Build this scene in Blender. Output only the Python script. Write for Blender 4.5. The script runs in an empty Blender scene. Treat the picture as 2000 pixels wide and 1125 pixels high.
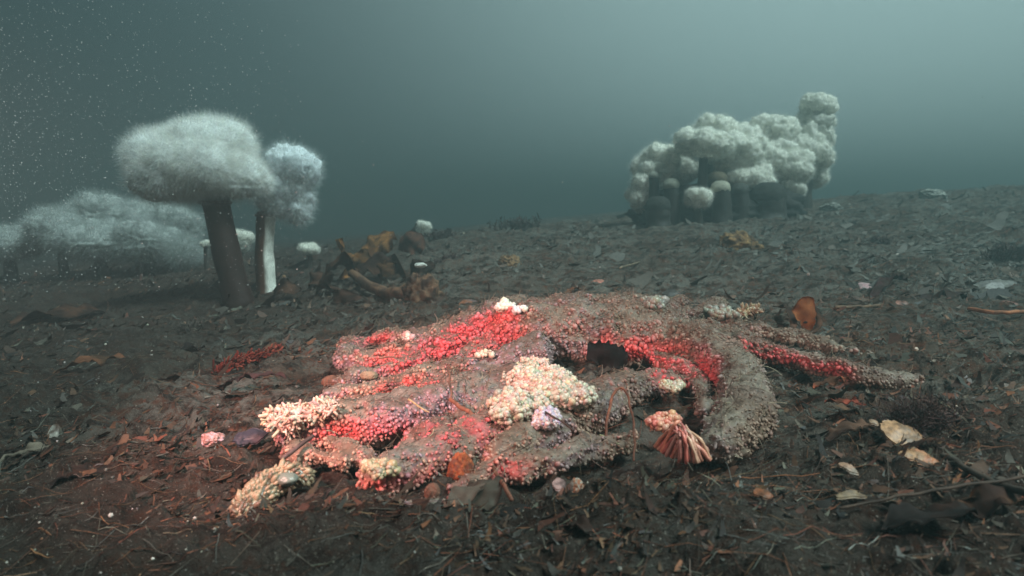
import bpy, math, random
import numpy as np
from mathutils import Vector
random.seed(7)
rs = np.random.RandomState(7)
sc = bpy.context.scene
COL = sc.collection

# ------------------------------------------------------------------ camera
CAMH, FPX, PITCH = 0.30, 1200.0, math.radians(6.5)
cd = bpy.data.cameras.new('camera')
cam = bpy.data.objects.new('camera', cd)
COL.objects.link(cam)
cam.location = (0, 0, CAMH)
cam.rotation_euler = (math.pi / 2 - PITCH, 0, 0)
cd.sensor_width = 36
cd.lens = 36 * FPX / 2000
cd.clip_start = 0.02
cd.clip_end = 300
cd.dof.use_dof = True
cd.dof.focus_distance = 1.15
cd.dof.aperture_fstop = 6.5
sc.camera = cam

# ------------------------------------------------------------------ water light
sc.view_settings.view_transform = 'Standard'
sc.view_settings.look = 'None'
sc.view_settings.exposure = 0.4
sc.view_settings.gamma = 1.0
sc.cycles.use_denoising = True
sc.cycles.max_bounces = 5
sc.cycles.volume_bounces = 1
sc.cycles.transparent_max_bounces = 12
w = bpy.data.worlds.new('World')
sc.world = w
w.use_nodes = True
nt = w.node_tree
for n in list(nt.nodes):
    nt.nodes.remove(n)
N = nt.nodes.new
out = N('ShaderNodeOutputWorld')
bg = N('ShaderNodeBackground')
tc = N('ShaderNodeTexCoord')
dot = N('ShaderNodeVectorMath'); dot.operation = 'DOT_PRODUCT'
bd = Vector((0.60, 0.66, 0.50)).normalized()
dot.inputs[1].default_value = bd
nt.links.new(tc.outputs['Generated'], dot.inputs[0])
rmp = N('ShaderNodeValToRGB')
cr = rmp.color_ramp
cr.interpolation = 'B_SPLINE'
cr.elements[0].position = 0.30; cr.elements[0].color = (0.014, 0.019, 0.021, 1)
cr.elements[1].position = 1.0; cr.elements[1].color = (0.35, 0.52, 0.52, 1)
for p, c in ((0.55, (0.017, 0.026, 0.028)), (0.74, (0.055, 0.088, 0.093)), (0.87, (0.155, 0.232, 0.236))):
    e = cr.elements.new(p); e.color = (*c, 1)
mp = N('ShaderNodeMapRange')
mp.inputs['From Min'].default_value = -1
mp.inputs['From Max'].default_value = 1
nt.links.new(dot.outputs['Value'], mp.inputs['Value'])
nt.links.new(mp.outputs['Result'], rmp.inputs['Fac'])
# broad glow of the surface far overhead
sep = N('ShaderNodeSeparateXYZ')
nt.links.new(tc.outputs['Generated'], sep.inputs[0])
m2 = N('ShaderNodeMapRange')
m2.inputs['From Min'].default_value = 0.35; m2.inputs['From Max'].default_value = 1.0
m2.inputs['To Min'].default_value = 0.0; m2.inputs['To Max'].default_value = 1.0
nt.links.new(sep.outputs['Z'], m2.inputs['Value'])
mx = N('ShaderNodeMix'); mx.data_type = 'RGBA'
mx.inputs['B'].default_value = (0.21, 0.30, 0.305, 1)
nt.links.new(m2.outputs['Result'], mx.inputs['Factor'])
nt.links.new(rmp.outputs['Color'], mx.inputs['A'])
nt.links.new(mx.outputs['Result'], bg.inputs['Color'])
bg.inputs['Strength'].default_value = 1.12
nt.links.new(bg.outputs[0], out.inputs['Surface'])

def lamp(name, typ, loc, target, energy, color, **kw):
    l = bpy.data.lights.new(name, typ)
    l.energy = energy; l.color = color
    for k, v in kw.items():
        setattr(l, k, v)
    o = bpy.data.objects.new(name, l)
    COL.objects.link(o)
    o.location = loc
    o.rotation_euler = (Vector(target) - Vector(loc)).to_track_quat('-Z', 'Y').to_euler()
    return o
lamp('sun', 'SUN', (1.6, -1.0, 3.0), (0, 0, 0), 5.0, (0.76, 1.0, 0.97), angle=math.radians(14))
# the diver's two strobes: they light the star and the bed around it
lamp('strobe', 'SPOT', (-0.58, 0.30, 0.46), (-0.17, 1.05, 0.06), 76.0, (1.0, 0.52, 0.45),
     spot_size=math.radians(70), spot_blend=1.0, shadow_soft_size=0.05)
lamp('strobe', 'SPOT', (0.75, 0.10, 0.75), (0.42, 1.30, 0.05), 17.0, (1.0, 0.64, 0.48),
     spot_size=math.radians(100), spot_blend=1.0, shadow_soft_size=0.06)

# ------------------------------------------------------------------ noise
def _h(ix, iy, iz, s):
    n = (ix.astype(np.int64) * 374761393 + iy.astype(np.int64) * 668265263 + iz.astype(np.int64) * 2147483647 + s * 1274126177) & 0xffffffff
    n = ((n ^ (n >> 13)) * 1274126177) & 0xffffffff
    n = (n ^ (n >> 16)) & 0xffffffff
    n = (n * 2246822519) & 0xffffffff
    return ((n ^ (n >> 15)) & 0xffffffff) / 4294967295.0
def vn(p, s=0):                       # value noise -1..1, p is (n,3)
    p = np.asarray(p, dtype=np.float64)
    i = np.floor(p).astype(np.int64); f = p - i
    f = f * f * f * (f * (f * 6 - 15) + 10)
    r = 0
    for dx in (0, 1):
        wx = f[:, 0] if dx else 1 - f[:, 0]
        for dy in (0, 1):
            wy = f[:, 1] if dy else 1 - f[:, 1]
            for dz in (0, 1):
                wz = f[:, 2] if dz else 1 - f[:, 2]
                r = r + wx * wy * wz * _h(i[:, 0] + dx, i[:, 1] + dy, i[:, 2] + dz, s)
    return r * 2 - 1
def fbm(p, o=4, s=0, g=0.5, l=2.07):
    a, r, t = 1.0, 0, 0
    for k in range(o):
        r = r + a * vn(p, s + k * 17); t += a
        a *= g; p = p * l + 13.7
    return r / t
def billow(p, o=3, s=0):
    a, r, t = 1.0, 0, 0
    for k in range(o):
        r = r + a * (1 - np.abs(vn(p, s + k * 29)) * 2); t += a   # ridges
        a *= 0.5; p = p * 2.1 + 7.3
    return r / t
def xyz(x, y, z=None):
    x = np.atleast_1d(np.asarray(x, float)); y = np.atleast_1d(np.asarray(y, float))
    z = np.zeros_like(x) if z is None else z
    return np.stack([x, y, z], 1)

# ------------------------------------------------------------------ the bed's shape
def sst(t, a, b):
    t = np.clip((t - a) / (b - a), 0, 1)
    return t * t * (3 - 2 * t)
def G(x, y):
    x = np.asarray(x, float); y = np.asarray(y, float)
    xe = 6 * np.tanh(x / 6)
    S = sst(y, 1.3, 4.6)
    z = 0.19 * S + xe * (0.05 + 0.045 * S)
    z = z + 0.075 * np.exp(-(((x - 0.08) / 0.52) ** 2 + ((y - 1.28) / 0.42) ** 2))
    z = z + 0.03 * np.exp(-(((x - 0.75) / 0.35) ** 2 + ((y - 1.55) / 0.25) ** 2))
    z = z + 0.022 * np.exp(-(((x + 0.40) / 0.07) ** 2 + ((y - 0.99) / 0.06) ** 2))
    z = z - 0.025 * np.exp(-(((x + 0.55) / 0.3) ** 2 + ((y - 1.75) / 0.35) ** 2))
    return z
def STARBED(x, y):
    return np.clip(1.25 - np.sqrt(((x - 0.06) / 0.50) ** 2 + ((y - 1.0) / 0.33) ** 2), 0, 0.25) / 0.25
def ray(px, py):
    dx = (px - 1000) / FPX; dy = -(py - 562.5) / FPX
    F = np.array([0, math.cos(PITCH), -math.sin(PITCH)]); U = np.array([0, math.sin(PITCH), math.cos(PITCH)])
    return F + dy * U + np.array([dx, 0, 0])
TS = np.exp(np.linspace(math.log(0.3), math.log(25), 6000))
def P(px, py, off=0.0):
    d = ray(px, py)
    q = np.array([0, 0, CAMH]) + TS[:, None] * d
    below = q[:, 2] < G(q[:, 0], q[:, 1]) + off
    i = int(np.argmax(below)) if below.any() else -1
    return Vector(q[i])
def at(px, py, Y):
    d = ray(px, py)
    return Vector((np.array([0, 0, CAMH]) + d * (Y / d[1])))
def gz(x, y):
    return float(G(x, y))
PIT = P(1188, 742)
def Gd(x, y):                         # with relief and the hollow under the star
    x = np.asarray(x, float).ravel(); y = np.asarray(y, float).ravel()
    q = xyz(x, y)
    z = G(x, y)
    q2 = q * np.array([1.0, 1.5, 1])
    z = z + (0.030 * fbm(q2 * 1.6, 3, 1) + 0.035 * fbm(q2 * 4.5, 3, 41)) * sst(y, 1.4, 3.0)
    z = z + 0.026 * fbm(q2 * 6, 3, 5) + 0.015 * billow(q2 * 10 + 3, 3, 15) * (0.3 + sst(fbm(q2 * 2.5, 2, 95), -0.1, 0.4))
    z = z + 0.0075 * billow(q2 * 17 + fbm(q * 9, 2, 4)[:, None], 2, 9)
    near = 1 - 0.5 * sst(y, 2, 5)
    z = z + 0.0115 * fbm(q * 52, 3, 21) * near + 0.0026 * fbm(q * 210, 2, 31)
    z = z - 0.018 * STARBED(x, y)
    z = z - 0.11 * np.exp(-(((x - PIT.x) / 0.045) ** 2 + ((y - PIT.y) / 0.05) ** 2) ** 2)
    return z

# ------------------------------------------------------------------ mesh helpers
def link(o, parent=None):
    COL.objects.link(o)
    if parent is not None:
        o.parent = parent
    return o
def mk(name, V, F, mat, parent=None, col=None, smooth=True, origin=None):
    """V (n,3), F list of int arrays, each (m,3) or (m,4); world coordinates"""
    V = np.asarray(V, float)
    if origin is None:
        origin = np.array(parent.location) if parent is not None and parent.parent is None and parent.type == 'EMPTY' else np.zeros(3)
    me = bpy.data.meshes.new(name)
    me.vertices.add(len(V))
    me.vertices.foreach_set('co', (V - np.asarray(origin)).ravel())
    F = [np.asarray(f) for f in (F if isinstance(F, list) else [F])]
    nl = sum(f.size for f in F); nf = sum(len(f) for f in F)
    me.loops.add(nl); me.polygons.add(nf)
    me.loops.foreach_set('vertex_index', np.concatenate([f.ravel() for f in F]).astype(np.int32))
    tot = np.concatenate([np.full(len(f), f.shape[1]) for f in F])
    st = np.concatenate([[0], np.cumsum(tot)[:-1]])
    me.polygons.foreach_set('loop_start', st.astype(np.int32))
    me.update(calc_edges=True)
    me.polygons.foreach_set('use_smooth', np.full(nf, smooth))
    if col is not None:
        a = me.color_attributes.new('col', 'FLOAT_COLOR', 'POINT')
        col = np.asarray(col); c = np.ones((len(V), 4)); c[:, :col.shape[1]] = np.clip(col, 0, 1)
        a.data.foreach_set('color', c.ravel())
    me.materials.append(mat)
    me.validate()
    o = bpy.data.objects.new(name, me)
    link(o, parent)
    if parent is None:
        o.location = origin
    return o
def thing(name, label, cat, loc, group=None):
    o = bpy.data.objects.new(name, None)
    o.empty_display_size = 0.02
    COL.objects.link(o)
    o.location = loc
    o['label'] = label; o['category'] = cat
    if group: o['group'] = group
    return o
def tag(o, label=None, cat=None, group=None, kind=None):
    if label: o['label'] = label
    if cat: o['category'] = cat
    if group: o['group'] = group
    if kind: o['kind'] = kind
    return o
def cat_mesh(parts):
    Vs, Fs, Cs, n = [], [], [], 0
    for p in parts:
        V, F = p[0], p[1]
        Vs.append(V)
        for f in (F if isinstance(F, list) else [F]):
            Fs.append(np.asarray(f) + n)
        if len(p) > 2: Cs.append(p[2])
        n += len(V)
    return np.concatenate(Vs), Fs, (np.concatenate(Cs) if Cs else None)
import bmesh
_ico = {}
def ico(s):
    if s not in _ico:
        b = bmesh.new(); bmesh.ops.create_icosphere(b, subdivisions=s, radius=1)
        V = np.array([v.co[:] for v in b.verts]); F = np.array([[v.index for v in f.verts] for f in b.faces])
        b.free(); _ico[s] = (V, F)
    return _ico[s]
def vnorm(V, F):
    n = np.zeros_like(V)
    for f in (F if isinstance(F, list) else [F]):
        fn = np.cross(V[f[:, 1]] - V[f[:, 0]], V[f[:, 2]] - V[f[:, 0]])
        for k in range(f.shape[1]):
            np.add.at(n, f[:, k], fn)
    return n / (np.linalg.norm(n, axis=1, keepdims=True) + 1e-12)
def frame(n):
    n = n / (np.linalg.norm(n, axis=-1, keepdims=True) + 1e-12)
    r = rs.normal(size=n.shape)
    t = np.cross(n, r); t /= np.linalg.norm(t, axis=-1, keepdims=True) + 1e-12
    return n, t, np.cross(n, t)
def tube(pts, rad, k=12, flat=1.0, cap=True):
    pts = np.array([tuple(p) for p in pts], float); rad = np.asarray(rad, float)
    T = np.gradient(pts, axis=0); T /= np.linalg.norm(T, axis=1, keepdims=True) + 1e-12
    up = np.array([0, 0, 1.0])
    S = np.cross(T, up); sn = np.linalg.norm(S, axis=1, keepdims=True)
    S = np.where(sn < 0.15, np.array([1.0, 0, 0]), S / (sn + 1e-9))
    S = S - T * (S * T).sum(1, keepdims=True); S /= np.linalg.norm(S, axis=1, keepdims=True)
    U = np.cross(S, T)
    a = np.linspace(0, 2 * math.pi, k, endpoint=False)
    V = pts[:, None] + rad[:, None, None] * (np.cos(a)[None, :, None] * S[:, None] + flat * np.sin(a)[None, :, None] * U[:, None])
    n = len(pts); V = V.reshape(-1, 3)
    i = np.arange(n - 1)[:, None] * k; j = np.arange(k)[None]; j2 = (j + 1) % k
    F = np.stack([i + j, i + j2, i + k + j2, i + k + j], -1).reshape(-1, 4)
    if cap:
        V = np.concatenate([V, [pts[0] - T[0] * rad[0] * .6, pts[-1] + T[-1] * rad[-1] * .6]])
        c0, c1 = n * k, n * k + 1
        jj = np.arange(k); jn = (jj + 1) % k
        A = np.stack([np.full(k, c0), jn, jj], 1)
        B = np.stack([np.full(k, c1), (n - 1) * k + jj, (n - 1) * k + jn], 1)
        return V, [F, np.concatenate([A, B])]
    return V, [F]
def spline(p, n):
    p = np.array([tuple(q) for q in p], float)
    if len(p) == 2:
        t = np.linspace(0, 1, n)[:, None]; return p[0] * (1 - t) + p[1] * t
    q = np.concatenate([[2 * p[0] - p[1]], p, [2 * p[-1] - p[-2]]])
    t = np.linspace(0, len(p) - 1 - 1e-9, n); i = t.astype(int); f = (t - i)[:, None]
    a, b, c, d = q[i], q[i + 1], q[i + 2], q[i + 3]
    return 0.5 * (2 * b + (c - a) * f + (2 * a - 5 * b + 4 * c - d) * f ** 2 + (3 * b - a - 3 * c + d) * f ** 3)
def bulbs(Pn, Nn, r, el, colr, sub=1):
    """many small teardrop balls as one vertex soup"""
    tV, tF = ico(sub); m = len(tV)
    n, t, b = frame(Nn)
    r = r[:, None, None]; el = el[:, None, None]
    V = Pn[:, None] + r * (tV[None, :, 0:1] * t[:, None] + tV[None, :, 1:2] * b[:, None] + el * tV[None, :, 2:3] * n[:, None])
    F = (tF[None] + (np.arange(len(Pn)) * m)[:, None, None]).reshape(-1, 3)
    C = np.repeat(colr, m, axis=0)
    return V.reshape(-1, 3), F, C
def fingers(Pn, Nn, L, r, colr, bend=0.5, k=5, seg=4, tipr=0.85):
    """many small bent tubes with round ends"""
    n, t, b = frame(Nn)
    K = len(Pn); parts = []
    s = np.linspace(0, 1, seg + 1)
    s = np.concatenate([s, [1.0]])
    rr = np.concatenate([1 - (1 - tipr) * s[:-1], [0.02]])
    ax = Pn[:, None] + L[:, None, None] * (s[None, :, None] * n[:, None] + bend * (s ** 2)[None, :, None] * t[:, None])
    ax[:, -1] += n * (r * 0.7)[:, None]
    a = np.linspace(0, 2 * math.pi, k, endpoint=False)
    V = ax[:, :, None] + (r[:, None] * rr[None])[:, :, None, None] * (np.cos(a)[None, None, :, None] * t[:, None, None] + np.sin(a)[None, None, :, None] * b[:, None, None])
    rows = len(s); M = rows * k
    i = np.arange(rows - 1)[:, None] * k; j = np.arange(k)[None]; j2 = (j + 1) % k
    F = np.stack([i + j, i + j2, i + k + j2, i + k + j], -1).reshape(-1, 4)
    F = (F[None] + (np.arange(K) * M)[:, None, None]).reshape(-1, 4)
    return V.reshape(-1, 3), F, np.repeat(colr, M, axis=0)
def blades(Pn, D, L, wd, colr, bend=0.4, seg=3, taper=0.35, side=None):
    """many narrow bent strips (tentacles, threads, scraps)"""
    n, t, b = frame(D)
    if side is not None:
        b = side - n * (side * n).sum(1, keepdims=True); b /= np.linalg.norm(b, axis=1, keepdims=True) + 1e-9
        t = np.cross(b, n)
    s = np.linspace(0, 1, seg + 1)
    be = bend if np.ndim(bend) else np.full(len(Pn), bend)
    c = Pn[:, None] + L[:, None, None] * (s[None, :, None] * n[:, None] + be[:, None, None] * (s ** 2)[None, :, None] * t[:, None])
    ww = (wd[:, None] * (1 - (1 - taper) * s)[None])[:, :, None]
    A = c - ww * b[:, None]; B = c + ww * b[:, None]
    V = np.stack([A, B], 2).reshape(len(Pn), -1, 3); M = (seg + 1) * 2
    i = np.arange(seg)[:, None] * 2
    F = np.concatenate([i, i + 1, i + 3, i + 2], 1)
    F = (F[None] + (np.arange(len(Pn)) * M)[:, None, None]).reshape(-1, 4)
    return V.reshape(-1, 3), F, np.repeat(colr, M, axis=0)
def pick(V, F, n):
    F = np.concatenate([f[:, [0, 1, 2]] if f.shape[1] == 3 else np.concatenate([f[:, [0, 1, 2]], f[:, [0, 2, 3]]]) for f in (F if isinstance(F, list) else [F])])
    a, b, c = V[F[:, 0]], V[F[:, 1]], V[F[:, 2]]
    ar = np.linalg.norm(np.cross(b - a, c - a), axis=1)
    i = rs.choice(len(F), n, p=ar / ar.sum())
    u, v = rs.rand(2, n); k = u + v > 1; u[k] = 1 - u[k]; v[k] = 1 - v[k]
    p = a[i] + u[:, None] * (b - a)[i] + v[:, None] * (c - a)[i]
    nn = np.cross((b - a)[i], (c - a)[i]); nn /= np.linalg.norm(nn, axis=1, keepdims=True) + 1e-12
    return p, nn
def thin(p, d):
    """drop points nearer than d to an earlier one"""
    g = {}; keep = []
    for i, (x, y, z) in enumerate(p):
        k = (int(x // d), int(y // d), int(z // d)); ok = True
        for a in (-1, 0, 1):
            for b in (-1, 0, 1):
                for c in (-1, 0, 1):
                    for j in g.get((k[0] + a, k[1] + b, k[2] + c), ()):
                        q = p[j]
                        if (q[0] - x) ** 2 + (q[1] - y) ** 2 + (q[2] - z) ** 2 < d * d: ok = False; break
                    if not ok: break
                if not ok: break
            if not ok: break
        if ok:
            keep.append(i); g.setdefault(k, []).append(i)
    return np.array(keep)
def pal(colors, n, jit=0.15):
    c = np.array(colors)[rs.randint(0, len(colors), n)]
    return np.clip(c * (1 + jit * rs.normal(size=(n, 1))) * (1 + 0.05 * rs.normal(size=(n, 3))), 0.003, 1)

# ------------------------------------------------------------------ materials
def mat(name, base=None, rough=0.8, attr=False, spec=0.3, nscale=60, namt=0.25, bump=0.15, bscale=250, bdist=0.002, transl=0.0, sss=0.0, alt=None, altscale=8, lo=0.45, hi=0.6, coat=0):
    m = bpy.data.materials.new(name); m.use_nodes = True
    t = m.node_tree; L = t.links.new
    for n in list(t.nodes): t.nodes.remove(n)
    o = t.nodes.new('ShaderNodeOutputMaterial'); b = t.nodes.new('ShaderNodeBsdfPrincipled')
    g = t.nodes.new('ShaderNodeNewGeometry')
    if attr:
        c = t.nodes.new('ShaderNodeAttribute'); c.attribute_name = 'col'; cs = c.outputs['Color']
    else:
        c = t.nodes.new('ShaderNodeRGB'); c.outputs[0].default_value = (*base, 1); cs = c.outputs[0]
    if alt is not None:
        n0 = t.nodes.new('ShaderNodeTexNoise'); n0.inputs['Scale'].default_value = altscale; n0.inputs['Detail'].default_value = 5
        L(g.outputs['Position'], n0.inputs['Vector'])
        r0 = t.nodes.new('ShaderNodeMapRange'); r0.inputs['From Min'].default_value = lo; r0.inputs['From Max'].default_value = hi
        L(n0.outputs['Fac'], r0.inputs['Value'])
        x = t.nodes.new('ShaderNodeMix'); x.data_type = 'RGBA'
        L(r0.outputs[0], x.inputs['Factor']); L(cs, x.inputs['A']); x.inputs['B'].default_value = (*alt, 1)
        cs = x.outputs['Result']
    n1 = t.nodes.new('ShaderNodeTexNoise'); n1.inputs['Scale'].default_value = nscale; n1.inputs['Detail'].default_value = 4
    L(g.outputs['Position'], n1.inputs['Vector'])
    r1 = t.nodes.new('ShaderNodeMapRange')
    r1.inputs['From Min'].default_value = 0.25; r1.inputs['From Max'].default_value = 0.75
    r1.inputs['To Min'].default_value = 1 - namt; r1.inputs['To Max'].default_value = 1 + namt
    L(n1.outputs['Fac'], r1.inputs['Value'])
    v = t.nodes.new('ShaderNodeVectorMath'); v.operation = 'SCALE'
    L(cs, v.inputs[0]); L(r1.outputs[0], v.inputs['Scale'])
    L(v.outputs[0], b.inputs['Base Color'])
    b.inputs['Roughness'].default_value = rough
    b.inputs['Specular IOR Level'].default_value = spec
    if sss:
        b.inputs['Subsurface Weight'].default_value = sss
        b.inputs['Subsurface Radius'].default_value = (0.012, 0.005, 0.004)
        b.inputs['Subsurface Scale'].default_value = 1.0
    if coat:
        b.inputs['Coat Weight'].default_value = coat; b.inputs['Coat Roughness'].default_value = 0.25
    if bump:
        n2 = t.nodes.new('ShaderNodeTexNoise'); n2.inputs['Scale'].default_value = bscale; n2.inputs['Detail'].default_value = 4
        L(g.outputs['Position'], n2.inputs['Vector'])
        bp = t.nodes.new('ShaderNodeBump'); bp.inputs['Strength'].default_value = bump; bp.inputs['Distance'].default_value = bdist
        L(n2.outputs['Fac'], bp.inputs['Height']); L(bp.outputs[0], b.inputs['Normal'])
    if transl:
        tr = t.nodes.new('ShaderNodeBsdfTranslucent'); L(v.outputs[0], tr.inputs['Color'])
        mxs = t.nodes.new('ShaderNodeMixShader'); mxs.inputs[0].default_value = transl
        L(b.outputs[0], mxs.inputs[1]); L(tr.outputs[0], mxs.inputs[2]); L(mxs.outputs[0], o.inputs['Surface'])
    else:
        L(b.outputs[0], o.inputs['Surface'])
    return m
M_star = mat('star_skin', attr=True, rough=0.55, spec=0.32, nscale=140, namt=0.3, bump=0.5, bscale=420, bdist=0.0015, sss=0.0)
M_tissue = mat('soft_tissue', attr=True, rough=0.35, spec=0.5, nscale=90, namt=0.12, bump=0.3, bscale=300, bdist=0.0012, transl=0.15)
M_litter = mat('plant_litter', attr=True, rough=0.7, spec=0.3, nscale=180, namt=0.4, bump=0.4, bscale=500, bdist=0.001)
M_tent = mat('tentacle_white', attr=True, rough=0.8, spec=0.1, nscale=25, namt=0.12, bump=0, transl=0.45)
def fade(m):                             # thin tentacles let some light past
    t = m.node_tree; L = t.links.new
    a = [n for n in t.nodes if n.type == 'ATTRIBUTE'][0]; o = [n for n in t.nodes if n.type == 'OUTPUT_MATERIAL'][0]
    src = o.inputs['Surface'].links[0].from_socket
    tr = t.nodes.new('ShaderNodeBsdfTransparent'); x = t.nodes.new('ShaderNodeMixShader')
    L(a.outputs['Alpha'], x.inputs[0]); L(tr.outputs[0], x.inputs[1]); L(src, x.inputs[2]); L(x.outputs[0], o.inputs['Surface'])
fade(M_tent)
M_column = mat('column_skin', attr=True, rough=0.6, spec=0.3, nscale=30, namt=0.35, bump=0.3, bscale=120, bdist=0.002)
M_kelp = mat('kelp_blade', attr=True, rough=0.78, spec=0.2, nscale=40, namt=0.45, bump=0.4, bscale=160, bdist=0.002, transl=0.3)
M_black = mat('hollow_dark', attr=True, rough=0.95, spec=0.05, bump=0.5, bscale=120, bdist=0.003)
M_shell = mat('shell', attr=True, rough=0.5, spec=0.4, nscale=220, namt=0.45, bump=0.3, bscale=400, bdist=0.001)
M_rock = mat('rock_crust', attr=True, rough=0.9, nscale=70, namt=0.5, bump=0.8, bscale=200, bdist=0.004)
M_speck = mat('speck', base=(0.42, 0.41, 0.40), rough=0.7, bump=0, namt=0.1)

def ground_mat():
    m = bpy.data.materials.new('silt_bed'); m.use_nodes = True
    t = m.node_tree; L = t.links.new; b = t.nodes['Principled BSDF']
    g = t.nodes.new('ShaderNodeNewGeometry')
    def noise(scale, det=5, rough=0.6, stretch=None):
        n = t.nodes.new('ShaderNodeTexNoise'); n.inputs['Scale'].default_value = scale
        n.inputs['Detail'].default_value = det; n.inputs['Roughness'].default_value = rough
        src = g.outputs['Position']
        if stretch:
            s = t.nodes.new('ShaderNodeVectorMath'); s.operation = 'MULTIPLY'; s.inputs[1].default_value = stretch
            L(src, s.inputs[0]); src = s.outputs[0]
        L(src, n.inputs['Vector']); return n.outputs['Fac']
    def ramp(f, a, c):
        r = t.nodes.new('ShaderNodeMapRange'); r.inputs['From Min'].default_value = a; r.inputs['From Max'].default_value = c
        L(f, r.inputs['Value']); return r.outputs[0]
    def mix(f, A, B):
        x = t.nodes.new('ShaderNodeMix'); x.data_type = 'RGBA'; L(f, x.inputs['Factor'])
        for k, v in (('A', A), ('B', B)):
            if isinstance(v, tuple): x.inputs[k].default_value = (*v, 1)
            else: L(v, x.inputs[k])
        return x.outputs['Result']
    c = mix(ramp(noise(3, 5, 0.6, (1, 1.6, 1)), 0.42, 0.66), (0.180, 0.172, 0.150), (0.078, 0.049, 0.034))
    c = mix(ramp(noise(14, 7, 0.75, (1, 2.2, 1)), 0.46, 0.58), c, (0.022, 0.014, 0.011))
    c = mix(ramp(noise(38, 7, 0.8), 0.50, 0.62), c, (0.125, 0.048, 0.027))
    sx = t.nodes.new('ShaderNodeSeparateXYZ'); L(g.outputs['Position'], sx.inputs[0])
    ad = t.nodes.new('ShaderNodeMath'); ad.operation = 'MULTIPLY_ADD'; L(noise(2.2, 4, 0.6), ad.inputs[0]); ad.inputs[1].default_value = 1.6
    fy = t.nodes.new('ShaderNodeMath'); fy.operation = 'MULTIPLY_ADD'; L(sx.outputs['Y'], fy.inputs[0]); fy.inputs[1].default_value = 2.6; fy.inputs[2].default_value = -2.6
    mn = t.nodes.new('ShaderNodeMath'); mn.operation = 'MINIMUM'; L(sx.outputs['X'], mn.inputs[0]); L(fy.outputs[0], mn.inputs[1]); L(mn.outputs[0], ad.inputs[2])
    mu = t.nodes.new('ShaderNodeMapRange'); mu.inputs['From Min'].default_value = 0.45; mu.inputs['From Max'].default_value = -0.15; L(ad.outputs[0], mu.inputs['Value'])
    fm = t.nodes.new('ShaderNodeMath'); fm.operation = 'MULTIPLY'; L(mu.outputs[0], fm.inputs[0]); fm.inputs[1].default_value = 0.70
    c = mix(fm.outputs[0], c, (0.028, 0.016, 0.012))      # dark weed, and weaker light painted in, to the left and front
    c = mix(ramp(noise(120, 4, 0.7), 0.60, 0.72), c, (0.17, 0.155, 0.125))
    c = mix(ramp(noise(420, 2, 0.6), 0.66, 0.74), c, (0.34, 0.31, 0.27))
    L(c, b.inputs['Base Color'])
    b.inputs['Roughness'].default_value = 0.92; b.inputs['Specular IOR Level'].default_value = 0.15
    h = t.nodes.new('ShaderNodeMath'); h.operation = 'ADD'
    L(noise(90, 8, 0.75, (1, 1.4, 1)), h.inputs[0]); L(noise(400, 4, 0.7), h.inputs[1])
    bp = t.nodes.new('ShaderNodeBump'); bp.inputs['Strength'].default_value = 1.0; bp.inputs['Distance'].default_value = 0.010
    L(h.outputs[0], bp.inputs['Height']); L(bp.outputs[0], b.inputs['Normal'])
    return m
M_ground = ground_mat()

# ------------------------------------------------------------------ sea bed
def build_ground():
    uc = np.linspace(-0.98, 0.98, 860)
    uo = 0.98 + 2.4 * np.linspace(0, 1, 40)[1:] ** 1.6
    u = np.concatenate([-uo[::-1], uc, uo])
    Y = np.exp(np.linspace(math.log(0.20), math.log(28.0), 680))
    yy, uu = np.meshgrid(Y, u, indexing='ij')
    xx = np.clip(uu * (yy + 0.12), -20, 20)
    xx = np.where(np.abs(uu * (yy + .12)) > 20, np.sign(uu) * (20 + 0.3 * (np.abs(uu) - 0.5)), xx)
    z = Gd(xx, yy)
    V = np.stack([xx.ravel(), yy.ravel(), z], 1)
    n, k = yy.shape
    i = np.arange(n - 1)[:, None] * k; j = np.arange(k - 1)[None]
    F = np.stack([i + j, i + j + 1, i + k + j + 1, i + k + j], -1).reshape(-1, 4)
    tag(mk('sea_bed', V, F, M_ground), kind='structure')
build_ground()

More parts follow.
